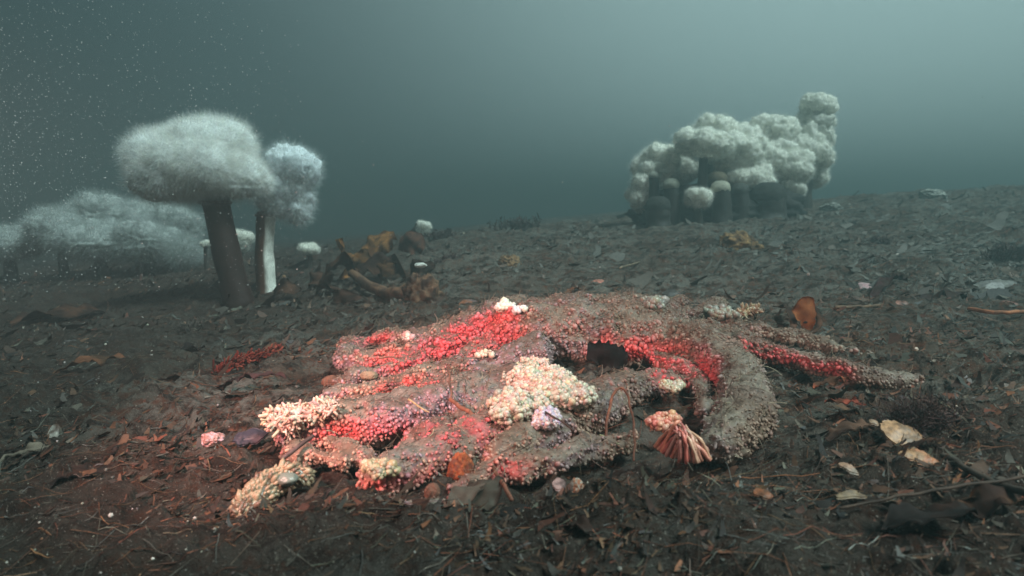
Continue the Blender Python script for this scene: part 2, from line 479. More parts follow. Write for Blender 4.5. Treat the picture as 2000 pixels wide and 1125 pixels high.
def gnorm(x, y, e=0.01):
    n = np.stack([-(G(x + e, y) - G(x - e, y)) / (2 * e), -(G(x, y + e) - G(x, y - e)) / (2 * e), np.ones_like(x)], 1)
    return n / np.linalg.norm(n, axis=1, keepdims=True)
def scatter(n, y0=0.33, y1=7.0, power=1.0, umax=1.05):
    """positions spread evenly over log distance, clumped by noise"""
    y = np.exp(math.log(y0) + (math.log(y1) - math.log(y0)) * rs.rand(n) ** power)
    x = (rs.rand(n) * 2 - 1) * umax * (y + 0.1)
    return x, y
def litter():
    BR = [(0.11, 0.09, 0.07), (0.17, 0.070, 0.035), (0.14, 0.045, 0.025), (0.10, 0.10, 0.09), (0.09, 0.035, 0.02), (0.050, 0.024, 0.014), (0.085, 0.036, 0.018), (0.030, 0.017, 0.012), (0.022, 0.016, 0.013), (0.11, 0.055, 0.028), (0.060, 0.050, 0.035), (0.10, 0.09, 0.07)]
    # scraps of dead weed lying flat or curling up
    n = 95000
    x, y = scatter(n, 0.32, 7, 0.95)
    d = fbm(xyz(x, y) * np.array([2.2, 3.5, 1]), 3, 77)
    near_star = np.exp(-((np.sqrt(((x - 0.06) / 0.56) ** 2 + ((y - 0.92) / 0.36) ** 2) - 1) / 0.16) ** 2) * (y < 0.95)
    k = (d + 0.5 * near_star > rs.rand(n) * 0.7 - 0.42); x, y = x[k], y[k]; n = len(x)
    z = Gd(x, y); p = np.stack([x, y, z + 0.001], 1)
    a = rs.normal(0.15, 0.75, n) + (rs.rand(n) < 0.3) * 1.5
    dirn = np.stack([np.cos(a), np.sin(a), 0.10 + 0.7 * rs.rand(n) ** 2.5], 1)
    sz = np.minimum(np.exp(rs.normal(-0.1, 0.6, n)), 2.2) * (0.35 + 0.5 * np.minimum(y, 3))
    big = rs.rand(n) < 0.05; sz = np.where(big, sz * 2.3, sz)
    L = 0.011 * sz; wd = 0.0019 * sz * np.exp(rs.normal(0, 0.5, n))
    side = gnorm(x, y) * 0; side[:, 0] = -np.sin(a); side[:, 1] = np.cos(a); side[:, 2] = rs.normal(0, 0.5, n)
    cl = pal(BR, n, 0.3) * 0.62; cl[big] *= 0.5
    kk = (0.65 * sst(y, 1.1, 2.6) * sst(x, -1.6, 0.3))[:, None]; cl = cl * (1 - kk) + np.array((0.125, 0.122, 0.108)) * kk   # farther litter lies under a dusting of silt
    V, F, C = blades(p, dirn, L, wd, cl, bend=-0.5 * rs.rand(n) * rs.choice([-0.3, 1], n), seg=4, taper=0.3, side=side)
    V += 0.12 * np.repeat(L, 10)[:, None] * np.stack([vn(V * 150, 3), vn(V * 150, 4), 0.6 * vn(V * 150, 5)], 1)
    tag(mk('weed_litter', V, F, M_litter, col=C), kind='stuff')
    # thin stalks and threads
    n = 8000
    x, y = scatter(n, 0.32, 6, 0.9); z = Gd(x, y)
    a = rs.normal(0.1, 0.8, n)
    dirn = np.stack([np.cos(a), np.sin(a), rs.normal(0.06, 0.10, n)], 1)
    sz = 0.6 + 0.35 * np.minimum(y, 3)
    L = 0.05 * sz * np.exp(rs.normal(0, 0.5, n)); wd = 0.0006 * sz * np.exp(rs.normal(0, 0.4, n))
    V, F, C = fingers(np.stack([x, y, z + 0.002], 1), dirn, L, wd, pal(BR + [(0.16, 0.09, 0.05)], n, 0.3), bend=0.25, k=3, seg=5, tipr=0.5)
    g = Gd(V[:, 0], V[:, 1])
    V[:, 2] = np.maximum(V[:, 2], g + 0.0005) * 0.5 + 0.5 * (g + 0.002)
    tag(mk('stalk_litter', V, F, M_litter, col=C), kind='stuff')
    # shell grit and little stones
    n = 9000
    x, y = scatter(n, 0.32, 7, 0.9); z = Gd(x, y)
    sz = np.exp(rs.normal(0, 0.5, n)) * (0.15 + 0.6 * np.minimum(y, 4)) * 0.0012
    V, F, C = bulbs(np.stack([x, y, z + sz * 0.3], 1), rs.normal(size=(n, 3)) * [1, 1, .4] + [0, 0, 0.01], sz, 0.35 + rs.rand(n),
                    pal([(0.18, 0.165, 0.14), (0.12, 0.11, 0.095), (0.34, 0.31, 0.27), (0.22, 0.12, 0.07), (0.10, 0.09, 0.08), (0.07, 0.06, 0.05)], n, 0.3))
    tag(mk('shell_grit', V, F, M_shell, col=C, smooth=False), kind='stuff')
litter()

# ------------------------------------------------------------------ the sea star
def arm(spec, n=None):
    pts, rad = [], []
    for px, py, r in spec:
        rm = r * 1.1 / FPX
        for _ in range(3):
            p = P(px, py, 0.55 * rm); rm = r * p.y / FPX
        pts.append((p.x, p.y, gz(p.x, p.y) + 0.52 * rm)); rad.append(rm * 0.98)
    m = n or len(pts) * 5
    q = spline(pts, m)
    rr = np.interp(np.linspace(0, 1, m), np.linspace(0, 1, len(rad)), rad)
    return q, rr
ARMS = [
 [(1010,645,42),(930,655,38),(850,678,33),(770,697,27),(705,710,23),(678,694,18),(700,673,16),(755,660,16),(805,655,14)],
 [(1020,606,26),(945,626,28),(870,652,26),(805,672,18)],
 [(1060,690,42),(960,715,34),(860,736,28),(770,752,24),(700,765,20),(640,776,16)],
 [(1010,760,46),(905,782,46),(800,805,44),(700,825,42),(610,838,38),(555,845,26)],
 [(990,830,44),(900,868,46),(820,902,46),(755,928,42),(715,945,34)],
 [(1320,738,24),(1245,750,34),(1155,795,42),(1080,835,42),(1010,880,38),(965,918,30)],
 [(1190,665,48),(1300,668,50),(1380,692,48),(1440,738,48),(1452,800,50),(1425,850,46),(1390,880,34)],
 [(1360,648,24),(1450,676,23),(1540,698,23),(1620,718,22),(1700,735,17),(1790,744,9)],
 [(1340,620,20),(1450,642,17),(1560,662,15),(1660,690,13),(1780,703,10),(1890,715,6)],
 [(960,640,44),(1060,652,52),(1160,652,54),(1260,645,50),(1330,650,36)],
 [(1040,612,26),(1140,604,28),(1240,604,26),(1330,608,22)],
 [(1040,700,20),(960,722,19),(870,750,18),(780,775,14)],
 [(985,800,24),(900,822,24),(835,850,24),(785,888,18)],
 [(1170,792,14),(1110,832,20),(1050,872,22),(985,905,20),(930,940,22),(880,962,18)],
 [(830,700,18),(760,722,18),(700,738,16),(655,748,12)],
 [(980,665,20),(930,690,20),(880,712,18),(820,728,14)],
 [(1270,700,18),(1330,720,20),(1370,760,20),(1375,800,16)],
 [(690,985,12),(760,990,18),(830,985,20),(900,975,14)],
 [(560,880,14),(610,892,18),(680,905,20)],
 [(640,868,18),(700,892,22),(765,925,22)],
 [(1480,650,16),(1420,640,20),(1380,625,22),(1400,600,18)],
 [(1240,855,20),(1170,872,28),(1080,898,32),(1010,922,26)],
]
star = thing('sea_star', 'large decaying many-armed sea star, red and mauve bumps under brown silt', 'sea star', P(1100, 700))
def build_star():
    parts = []
    for a in ARMS:
        q, r = arm(a)
        parts.append(tube(q, r, 16, flat=1.12))
    V, F, _ = cat_mesh(parts)
    o = mk('tmp', V, F, M_star)
    md = o.modifiers.new('r', 'REMESH'); md.mode = 'VOXEL'; md.voxel_size = 0.0036
    dg = bpy.context.evaluated_depsgraph_get()
    me = bpy.data.meshes.new_from_object(o.evaluated_get(dg))
    n = len(me.vertices); V = np.empty(n * 3); me.vertices.foreach_get('co', V); V = V.reshape(-1, 3)
    F = np.array([p.vertices[:] for p in me.polygons])
    bpy.data.objects.remove(o); bpy.data.meshes.remove(me)
    # smooth twice, then lumps
    nn = vnorm(V, F)
    V = V + nn * (0.010 * fbm(V * 9, 3, 3) + 0.012 * fbm(V * 26, 3, 8) + 0.0055 * fbm(V * 120, 3, 18))[:, None]
    nn = vnorm(V, F)
    return V, F, nn
SV, SF, SN = build_star()
from mathutils.bvhtree import BVHTree
BV = BVHTree.FromPolygons([tuple(v) for v in SV], [tuple(f) for f in SF.tolist()])
def S(px, py):                        # the point of the star seen along a sight line
    h = BV.ray_cast(Vector((0, 0, CAMH)), Vector(ray(px, py)).normalized())[0]
    return h if h is not None else P(px, py)
HOT = []
for band, r in (([(1000,655),(940,664),(880,684),(800,698),(730,708)], .038), ([(1000,612),(930,635),(870,660)], .03), ([(690,845),(640,848)], .022),
                ([(740,855),(800,852),(870,838),(930,812)], .034), ([(720,965),(780,968),(850,955)], .024), ([(1180,682),(1240,690),(1300,696),(1350,712),(1395,740)], .034),
                ([(1290,735),(1330,755)], .025), ([(1440,672),(1500,692),(1550,708),(1600,720),(1650,728)], .030), ([(700,672),(760,662)], .03), ([(870,742),(800,752),(730,768)], .02), ([(975,925),(1010,915)], .022)):
    for a, b in zip(band[:-1], band[1:]):
        for k in range(5):
            HOT.append((S(a[0] + (b[0] - a[0]) * k / 5, a[1] + (b[1] - a[1]) * k / 5), r))
def star_color(Pn, Nn, seed=0):
    n = len(Pn)
    hot = np.zeros(n)
    for h, r in HOT:
        d = np.sqrt(((Pn - np.array([h.x, h.y, h.z])) ** 2).sum(1)); hot = np.maximum(hot, np.exp(-(d / r) ** 2))
    RED = np.array((0.70, 0.075, 0.085)); PINK = np.array((0.46, 0.20, 0.19)); MAU = np.array((0.36, 0.23, 0.26)); PEA = np.array((0.46, 0.27, 0.20)); GRY = np.array((0.17, 0.145, 0.115))
    a = (fbm(Pn * 14, 2, 51) * 0.5 + 0.5)[:, None] + rs.normal(0, 0.06, (n, 1))
    c = np.where(a > 0.62, PEA, np.where(a > 0.48, PINK, MAU))
    left = sst(-Pn[:, 0], -0.25, 0.15)[:, None]
    c = c * (0.35 + 0.65 * left) + GRY * (0.65 - 0.65 * left)
    c = c + (RED - c) * (np.clip(hot * 1.2 - 0.22 + 0.35 * fbm(Pn * 22, 2, 71), 0, 1) * 0.85)[:, None]
    silt = np.where(fbm(Pn * 20, 2, 61)[:, None] > 0, np.array((0.205, 0.168, 0.128)), np.array((0.145, 0.098, 0.070)))
    top = np.clip((Nn[:, 2] - 0.16 + 0.60 * fbm(Pn * 35, 3, 81) + 0.25 * sst(Pn[:, 0], 0.0, 0.5) - 0.30 * hot) * 2.4, 0, 1)[:, None]
    bottom = sst(-(Pn[:, 2] - G(Pn[:, 0], Pn[:, 1])), -0.012, 0.004)[:, None]
    c = c + (silt - c) * np.clip(top * 0.85 + bottom * 0.8, 0, 0.95)
    return c * (1 + 0.10 * rs.normal(size=(n, 1)))
def star_parts():
    col = star_color(SV, SN) * 0.62  # skin between the bumps darkened, painting shade into the creases
    p, nn = pick(SV, SF, 190000)
    k = (p[:, 2] > G(p[:, 0], p[:, 1]) - 0.004); p, nn = p[k], nn[k]
    dens = rs.rand(len(p)) < np.where(nn[:, 2] > 0.6, 0.5, 1.0); p, nn = p[dens], nn[dens]
    k = thin(p, 0.0041); p, nn = p[k], nn[k]
    n = len(p)
    front = np.clip(1.15 - nn[:, 2], 0.0, 1)
    r = 0.0025 * np.minimum(np.exp(rs.normal(0, 0.32, n)), 1.7) * (0.50 + 0.7 * front) * np.clip(p[:, 1], 0.7, 1.15)
    el = 0.7 + 1.6 * rs.rand(n) * front
    cb = star_color(p, nn)
    sat = (cb.max(1) - cb.min(1)) / cb.max(1); sl = 1 - sst(sat, 0.35, 0.55)
    r = r * (1 - 0.22 * sl)
    ax = nn + rs.normal(0, 0.35, (n, 3)) + np.array([0, 0, -0.35]) * front[:, None]
    B = bulbs(p + nn * (r * (0.50 * front - 0.35 - 0.30 * sl))[:, None], ax, r, el, cb)
    bv, bf, bc = B
    tz = np.tile(ico(1)[0][:, 2], n)[:, None]
    bc = bc * (0.84 + 0.24 * tz)                      # each bump paler at its tip
    bv = bv + 0.0011 * np.stack([vn(bv * 260, 1), vn(bv * 260, 2), vn(bv * 260, 3)], 1)
    B = (bv, bf, bc)
    V, F, C = cat_mesh([(SV, SF, col), B])
    mk('body', V, F, M_star, star, col=C)
    # silt-coated threads caught on its back
    p, nn = pick(SV, SF, 10000); k = nn[:, 2] + 0.3 * fbm(p * 25, 2, 5) > 0.25; p, nn = p[k], nn[k]; n = len(p)
    a = rs.normal(0.1, 1.2, n); d = np.stack([np.cos(a), np.sin(a), rs.normal(0, 0.2, n)], 1)
    d = d - nn * (d * nn).sum(1, keepdims=True) + nn * 0.02
    th = fingers(p + nn * 0.004, d, 0.013 * np.exp(rs.normal(0, 0.5, n)), 0.0004 * np.exp(rs.normal(0, 0.3, n)), pal([(0.17, 0.13, 0.095), (0.09, 0.06, 0.045), (0.22, 0.17, 0.125)], n, 0.3), bend=0.7, k=3, seg=4)
    o = mk('silt_threads', th[0], th[1], M_litter, star, col=th[2]); o['kind'] = 'stuff'
star_parts()

def clump(name, label, px, py, wpx, hpx, colors, style='knob', lift=0.0, r=0.0045, n=900, parent=star, lobes=9, depth=1.0):
    """a mass of soft tissue; knobbly, or of finger-like tube feet"""
    rm = wpx / 2 / FPX
    hit = S(px, py + hpx * 0.30); p = hit; onstar = hit.z - gz(hit.x, hit.y) > 0.012
    zb = (hit.z - gz(hit.x, hit.y)) if onstar else lift
    s = p.y / FPX
    W, H = wpx * s / 2, hpx * s / 2
    parts = []; src = []
    tV, tF = ico(4)
    for i in range(lobes):
        a = rs.rand() * 6.28; q = math.sqrt(rs.rand()) * 0.72
        c = np.array([p.x + W * q * math.cos(a), p.y + W * depth * 0.8 * q * math.sin(a), 0])
        R = (0.38 + 0.22 * rs.rand()) * min(W, H * 1.25)
        c[2] = gz(c[0], c[1]) + zb + H * (0.05 + 0.6 * (1 - q)) * (0.6 + 0.6 * rs.rand())
        V = tV * R * (1 + 0.45 * fbm(tV * 2.2 + i * 9, 3, i) - 0.16 * np.abs(vn(tV * 6 + i, 3)))[:, None] * np.array([1.15, 1.0, 0.85]) + c
        src.append((V, tF)); parts.append((V, tF, np.repeat(pal(colors, 1, 0.05), len(V), 0) * 0.92))
    V, F, _ = cat_mesh(src)
    q, nn = pick(V, F, n)
    k = q[:, 2] > G(q[:, 0], q[:, 1]); q, nn = q[k], nn[k]; m = len(q)
    if style == 'knob':
        k = thin(q, r * 1.1); q, nn = q[k], nn[k]; m = len(q)
        parts.append(bulbs(q - nn * r * 0.45, nn, r * np.exp(rs.normal(0, 0.3, m)), 0.9 + 0.5 * rs.rand(m), pal(colors, m, 0.08)))
    else:
        k = thin(q, r * 1.15); q, nn = q[k], nn[k]; m = len(q)
        parts.append(fingers(q - nn * r, nn + rs.normal(0, 0.35, (m, 3)) + [0, -0.15, 0.1], r * (1.4 + 2.4 * rs.rand(m)), r * 0.62 * np.exp(rs.normal(0, 0.15, m)), pal(colors, m, 0.08), bend=0.35, k=7, seg=4))
    V, F, C = cat_mesh(parts)
    o = mk(name, V, F, M_tissue, parent, col=C)
    if label: o['label'] = label
    return o
CREAM = [(0.54, 0.39, 0.29), (0.54, 0.33, 0.28), (0.56, 0.46, 0.36)]
PALE = [(0.56, 0.51, 0.38), (0.60, 0.48, 0.40), (0.54, 0.52, 0.40), (0.60, 0.44, 0.37), (0.44, 0.34, 0.26)]
TAN = [(0.42, 0.32, 0.20), (0.50, 0.38, 0.25), (0.34, 0.27, 0.18)]
clump('tube_foot_cluster', 'cream cluster of finger-like tube feet at the left end of the arm', 590, 800, 150, 58, CREAM, 'finger', r=0.0033, n=12000, lobes=16, lift=0.02)
clump('tube_foot_cluster', None, 640, 788, 90, 34, CREAM, 'finger', r=0.0031, n=5000, lobes=7, lift=0.02)
clump('tissue_clump', 'pale cream cauliflower-like mass bursting from the centre', 1005, 778, 132, 76, PALE, 'knob', r=0.0025, n=9000, lobes=16, lift=0.03)
clump('tissue_clump', None, 1092, 752, 128, 78, PALE, 'knob', r=0.0025, n=9000, lobes=16, lift=0.035)
clump('tissue_clump', None, 1050, 768, 130, 78, PALE, 'knob', r=0.0025, n=7000, lobes=12, lift=0.035)
clump('tissue_clump', None, 1040, 702, 90, 20, [(0.68, 0.48, 0.38)], 'knob', r=0.0025, n=1500, lobes=7, lift=0.04)
clump('tissue_clump', None, 1062, 806, 64, 56, [(0.56, 0.46, 0.56), (0.66, 0.50, 0.48)], 'knob', r=0.0025, n=2600, lobes=9, lift=0.03)
clump('tissue_clump', 'small white mass on the far rim', 985, 594, 46, 30, [(0.78, 0.70, 0.60)], 'knob', r=0.004, n=700, lobes=6, lift=0.03)
clump('tissue_clump', None, 1022, 602, 46, 22, [(0.75, 0.66, 0.64)], 'knob', r=0.004, n=500, lobes=5, lift=0.03)
clump('tissue_clump', None, 800, 655, 50, 22, [(0.72, 0.58, 0.50), (0.70, 0.40, 0.36)], 'knob', r=0.004, n=500, lobes=5, lift=0.02)
clump('tissue_clump', None, 940, 692, 80, 16, [(0.72, 0.54, 0.42)], 'knob', r=0.0035, n=500, lobes=7, lift=0.03)
clump('tissue_clump', 'tan knobbly patch low on the front arm', 740, 908, 84, 44, TAN, 'knob', r=0.0032, n=3000, lobes=10, lift=0.03)
clump('tissue_clump', None, 765, 985, 50, 26, TAN, 'knob', r=0.005, n=300, lobes=5, lift=0.005)
clump('tissue_clump', None, 1280, 585, 56, 42, [(0.26, 0.24, 0.20), (0.20, 0.19, 0.16)], 'knob', r=0.005, n=800, lobes=6, lift=0.02)
clump('tissue_clump', None, 1405, 605, 66, 36, [(0.30, 0.28, 0.23), (0.24, 0.22, 0.18)], 'knob', r=0.005, n=900, lobes=7, lift=0.015)
clump('tissue_clump', None, 1465, 615, 50, 34, [(0.42, 0.32, 0.20), (0.34, 0.28, 0.20)], 'finger', r=0.004, n=700, lobes=6, lift=0.01)
clump('tissue_clump', None, 1310, 775, 52, 26, [(0.46, 0.40, 0.30)], 'knob', r=0.0035, n=500, lobes=6, lift=0.02)
clump('tissue_clump', 'pinkish fan of ribbed tissue under the curled right arm', 1300, 830, 56, 50, [(0.60, 0.32, 0.22), (0.62, 0.24, 0.18)], 'knob', r=0.0036, n=1800, lobes=8, lift=0.01)
def fan():
    tip = P(1332, 842, 0.036); parts = []
    for i in range(46):
        f = (i + rs.rand() * .8) / 46
        e = P(1280 + 112 * f, 864 + 32 * math.sin(f * 2.4) + 12 * rs.rand(), 0.006)
        a = tip + Vector((rs.normal(0, .006), 0.004, rs.normal(0, .005)))
        m = (a + e) / 2 + Vector((0, -0.010, 0.010 + rs.normal(0, .003)))
        q = spline([a, m, e], 11); q += 0.0012 * np.stack([vn(q * 90 + i, 1), vn(q * 90 + i, 2), vn(q * 90 + i, 3)], 1)
        c = pal([(0.60, 0.26, 0.19), (0.62, 0.36, 0.27), (0.50, 0.17, 0.14)], 1)[0]
        V, F = tube(q, np.linspace(0.0012, 0.0025, 11) * (1 + .35 * vn(q * 200 + i, 4)), 8)
        parts.append((V, F, np.tile(c, (len(V), 1))))
    V, F, C = cat_mesh(parts)
    mk('ribbed_fan', V, F, M_tissue, star, col=C)
fan()

# ------------------------------------------------------------------ plumose anemones
def crown_mesh(c, R, seed, sub=5, fuzz=4000, flen=0.05, fw=0.0010, colr=((0.74, 0.74, 0.70),), low=0.55, amp=1.0, freq=1.0, under=None, drift=(0, 0, 0)):
    tV, tF = ico(sub)
    q = tV * freq + seed * 3.1
    d = 1 + amp * (0.20 * fbm(q * 1.3, 2, seed) - 0.16 * np.abs(vn(q * 2.6, seed + 5)) * 1.6 + 0.10 * (1 - 2 * np.abs(vn(q * 5.2, seed + 9))) + 0.05 * (1 - 2 * np.abs(vn(q * 11, seed + 2))))
    V = tV * d[:, None]
    V[:, 2] = np.where(V[:, 2] < 0, V[:, 2] * low, V[:, 2])
    V = V * np.array(R) + np.array(c)
    nn = vnorm(V, tF)
    base = np.array(colr[0])
    C0 = np.tile(np.append(base, 1.0), (len(V), 1))
    parts = [(V, tF, C0)]
    if fuzz:
        p, fn = pick(V, tF, fuzz)
        size = (R[0] + R[1] + R[2]) / 3
        kf = 1.1 / size
        dr = fn + rs.normal(0, 0.30, (fuzz, 3)) + np.array(drift) + 0.7 * np.stack([fbm(p * kf * 3, 2, seed + 1), fbm(p * kf * 3, 2, seed + 2), fbm(p * kf * 3, 2, seed + 3)], 1)
        parts.append(blades(p - fn * flen * .1, dr, flen * (0.5 + rs.rand(fuzz)), np.full(fuzz, fw) * (0.6 + 0.8 * rs.rand(fuzz)), np.concatenate([pal(colr, fuzz, 0.06), np.full((fuzz, 1), 0.38)], 1), bend=0.5, seg=3, taper=0.2))
    return cat_mesh(parts)
def anemone(label, base, top, rb, rt, crowns, colc=(0.10, 0.045, 0.025), group=None, white=None, pale_right=False, closed=None, sub=4, name='plumose_anemone', flare=1.25):
    base = Vector(base); top = Vector(top)
    t = thing(name, label, 'anemone', base, group)
    m = (base + top) / 2 + Vector((random.uniform(-.06, .06), 0, 0)) * (top - base).length * 0.5
    q = spline([base - Vector((0, 0, 0.02)), m, top], 18)
    s = np.linspace(0, 1, 18)
    r = rb + (rt - rb) * s
    r = r * (1 + (flare - 1) * np.exp(-s * 9) + 0.05 * vn(np.stack([s * 4 + base.x * 40, s * 0, s * 0], 1), 5))
    V, F = tube(q, r, 28)
    V = V + 0.05 * rb * np.stack([vn(V * 25, 1), vn(V * 25, 2), 0 * V[:, 0]], 1)
    C = np.tile(np.array(colc), (len(V), 1))
    if pale_right:
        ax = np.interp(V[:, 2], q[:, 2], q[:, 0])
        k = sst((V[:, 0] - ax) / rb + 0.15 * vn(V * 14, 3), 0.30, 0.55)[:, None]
        C = C * (1 - k) + np.array((0.72, 0.72, 0.66)) * k  # column coloured paler towards its right side
    mk('column', V, F, M_column, t, col=C)
    if closed is not None:                         # contracted: a pale rounded cap
        tV, tF = ico(4)
        V = tV * (1 + 0.06 * vn(tV * 5, 4))[:, None] * np.array([rt * 1.12, rt * 1.12, rt * 0.95]) + np.array(top)
        mk('crown', V, tF, M_tent, t, col=np.tile(np.array(closed), (len(V), 1)))
        return t
    # the ring below the tentacles
    a = np.linspace(0, 2 * math.pi, 25)
    ring = np.stack([top.x + rt * 1.12 * np.cos(a), top.y + rt * 1.12 * np.sin(a), np.full(25, top.z - rt * 0.3)], 1)
    V, F = tube(ring, np.full(25, rt * 0.16), 8)
    mk('collar', V, F, M_column, t, col=np.tile(np.array(colc) * 1.6 + 0.02, (len(V), 1)))
    cs = []
    for c in crowns:
        kw = dict(c[2]); nl = kw.pop('lobes', 11); fz = kw.get('fuzz', 2000)
        kw['fuzz'] = int(fz * 0.4); core = kw.pop('core', 0.82)
        cs.append(crown_mesh(c[0], np.array(c[1]) * core, **kw))
        sub_ = max(3, kw.get('sub', 4) - 1)
        for i in range(nl):
            a = i * 2.4 + kw['seed']; e = -0.25 + 1.15 * ((i * 0.618 + 0.3) % 1.0)
            off = np.array([math.cos(a) * math.cos(e), math.sin(a) * math.cos(e), math.sin(e)]) * np.array(c[1]) * 0.72
            off[2] *= kw.get('low', .6) if off[2] < 0 else 1
            k2 = dict(kw); k2['seed'] = kw['seed'] * 7 + i; k2['sub'] = sub_; k2['fuzz'] = int(fz * 0.6 / nl) ; k2['flen'] = kw['flen'] * 0.85
            k2['low'] = 1.0
            mr = (c[1][0] + c[1][2]) / 2
            cs.append(crown_mesh(np.array(c[0]) + off, np.array([mr, mr, mr]) * (0.36 + 0.22 * ((i * 37) % 10) / 10), **k2))
    V, F, C = cat_mesh(cs)
    mk('crown', V, F, M_tent, t, col=C)
    return t
def cr(px, py, Y, rx, rz, ry=None, **kw):
    c = at(px, py, Y); s = Y / FPX
    return ((c.x, c.y, c.z), (rx * s, (ry or rx) * s, rz * s), kw)
WH2 = ((0.84, 0.89, 0.92), (0.90, 0.94, 0.96), (0.78, 0.78, 0.74))
YL = P(465, 592).y
WH = ((0.86, 0.88, 0.88), (0.92, 0.94, 0.95), (0.84, 0.80, 0.70))
b1 = P(468, 592); t1 = at(420, 388, YL)
anemone('tall plumose anemone with dark brown leaning column and wide white cloud of tentacles', b1, t1, 27 * YL / FPX, 24 * YL / FPX,
        [cr(385, 322, YL, 116, 74, 95, seed=17, sub=6, fuzz=150000, flen=0.036, fw=0.0004, colr=WH, low=0.95, lobes=8, amp=0.25, core=0.90),
         cr(410, 285, YL + .02, 74, 52, 70, seed=31, sub=5, fuzz=30000, flen=0.034, fw=0.0005, colr=WH, low=1.0, lobes=4, amp=0.3, core=0.95),
         cr(312, 352, YL - .08, 54, 46, 56, seed=8, sub=5, fuzz=16000, flen=0.030, fw=0.0006, colr=WH, low=0.9, lobes=3, amp=0.5, core=0.97),
         cr(470, 352, YL + .02, 54, 44, 60, seed=12, sub=5, fuzz=14000, flen=0.030, fw=0.0006, colr=WH, low=0.8, lobes=5, amp=0.55, core=0.95)],
        colc=(0.020, 0.0065, 0.0045))
b2 = P(520, 572); Y2 = b2.y; t2 = at(520, 415, Y2)
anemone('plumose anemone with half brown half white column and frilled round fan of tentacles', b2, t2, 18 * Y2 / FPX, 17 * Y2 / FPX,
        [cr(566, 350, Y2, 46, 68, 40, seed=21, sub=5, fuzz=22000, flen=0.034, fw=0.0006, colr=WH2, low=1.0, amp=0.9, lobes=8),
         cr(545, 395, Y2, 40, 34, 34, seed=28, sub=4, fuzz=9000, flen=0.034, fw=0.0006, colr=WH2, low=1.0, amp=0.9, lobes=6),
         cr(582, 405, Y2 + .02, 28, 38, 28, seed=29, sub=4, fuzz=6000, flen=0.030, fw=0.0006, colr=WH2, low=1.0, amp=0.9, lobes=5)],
        colc=(0.085, 0.034, 0.020), pale_right=True)

def far_anemone(label, cx, cy, rx, rz, basex, basey, Y, colw, group, seed, **kw):
    kw.setdefault('colr', ((0.96, 0.95, 0.88), (0.93, 0.93, 0.88)))
    b = at(basex, basey, Y); b.z = gz(b.x, b.y)
    tp = at(cx + (basex - cx) * 0.1, cy + rz * 0.35, Y)
    s = Y / FPX
    n = int(3000 + rx * rz * 3.0)
    colc = kw.pop('colc', (0.040, 0.033, 0.028))
    d = dict(seed=seed, sub=5 if rx > 30 else 4, fuzz=n * 2, flen=min(rx, 40) * s * 0.22, fw=0.0010, low=1.0, amp=0.95, core=0.9, lobes=8)
    d.update(kw)
    ex = d.pop('extra', [])
    cs = [cr(cx, cy, Y, rx, rz, rx, **d)]
    for k, (ax, ay, arx, arz) in enumerate(ex):
        cs.append(cr(ax, ay, Y + 0.03 * k, arx, arz, arx, **dict(d, seed=seed + 50 + k)))
    return anemone(label, b, tp, colw * s, colw * 0.85 * s, cs, colc=colc, group=group)
YR = 4.0
g = 'plumose anemones of the right-hand cluster'
R_ = [
 ('cauliflower-like white anemone at the upper left of the right cluster', 1280, 325, 42, 36, 1290, 425, 4.0, 12),
 ('pale anemone between the leftmost crown and the tall dark column', 1330, 330, 36, 32, 1330, 420, 4.15, 12),
 ('lowest left white crown hanging beside the seabed at the cluster edge', 1256, 378, 28, 38, 1275, 425, 3.95, 10),
 ('tall anemone with bare dark column showing in the middle of the cluster', 1375, 282, 50, 26, 1372, 425, 3.8, 10),
 ('broad crown forming the upper middle peak of the cluster', 1388, 262, 42, 28, 1400, 420, 4.1, 12),
 ('wide billowing crown just right of the tall dark column', 1440, 300, 62, 52, 1440, 420, 4.1, 14),
 ('frilled crown with pointed top right of the middle peak', 1500, 268, 46, 34, 1490, 415, 4.2, 13),
 ('large billowing crown beneath the frilled pointed one', 1512, 322, 58, 50, 1510, 410, 4.15, 15),
 ('tallest anemone, its narrow crown standing highest at the right of the cluster', 1592, 225, 28, 38, 1570, 400, 4.2, 13),
 ('long drooping crown under the tallest one at the right edge', 1580, 296, 34, 58, 1570, 400, 4.15, 14),
 ('small pale crown low at the right foot of the cluster', 1547, 378, 20, 28, 1545, 405, 4.0, 9),
 ('grey shaded crown in front of the cluster right of centre', 1466, 352, 40, 30, 1465, 415, 3.95, 14),
 ('small fluffy crown low in front between two closed anemones', 1364, 388, 26, 18, 1366, 422, 3.7, 9),
 ('soft grey crown tucked in front of the long drooping one', 1552, 330, 30, 34, 1530, 405, 4.0, 13),
]
for i, (lab, cx, cy, rx, rz, bx, by, Y, cw) in enumerate(R_):
    far_anemone(lab, cx, cy, rx * 1.08, rz * 1.06, bx, by, Y, cw, g, 40 + i * 3, **({'extra': [(1592, 252, 30, 36), (1588, 285, 33, 34), (1583, 318, 34, 34), (1592, 345, 22, 24)]} if i == 8 else {}))
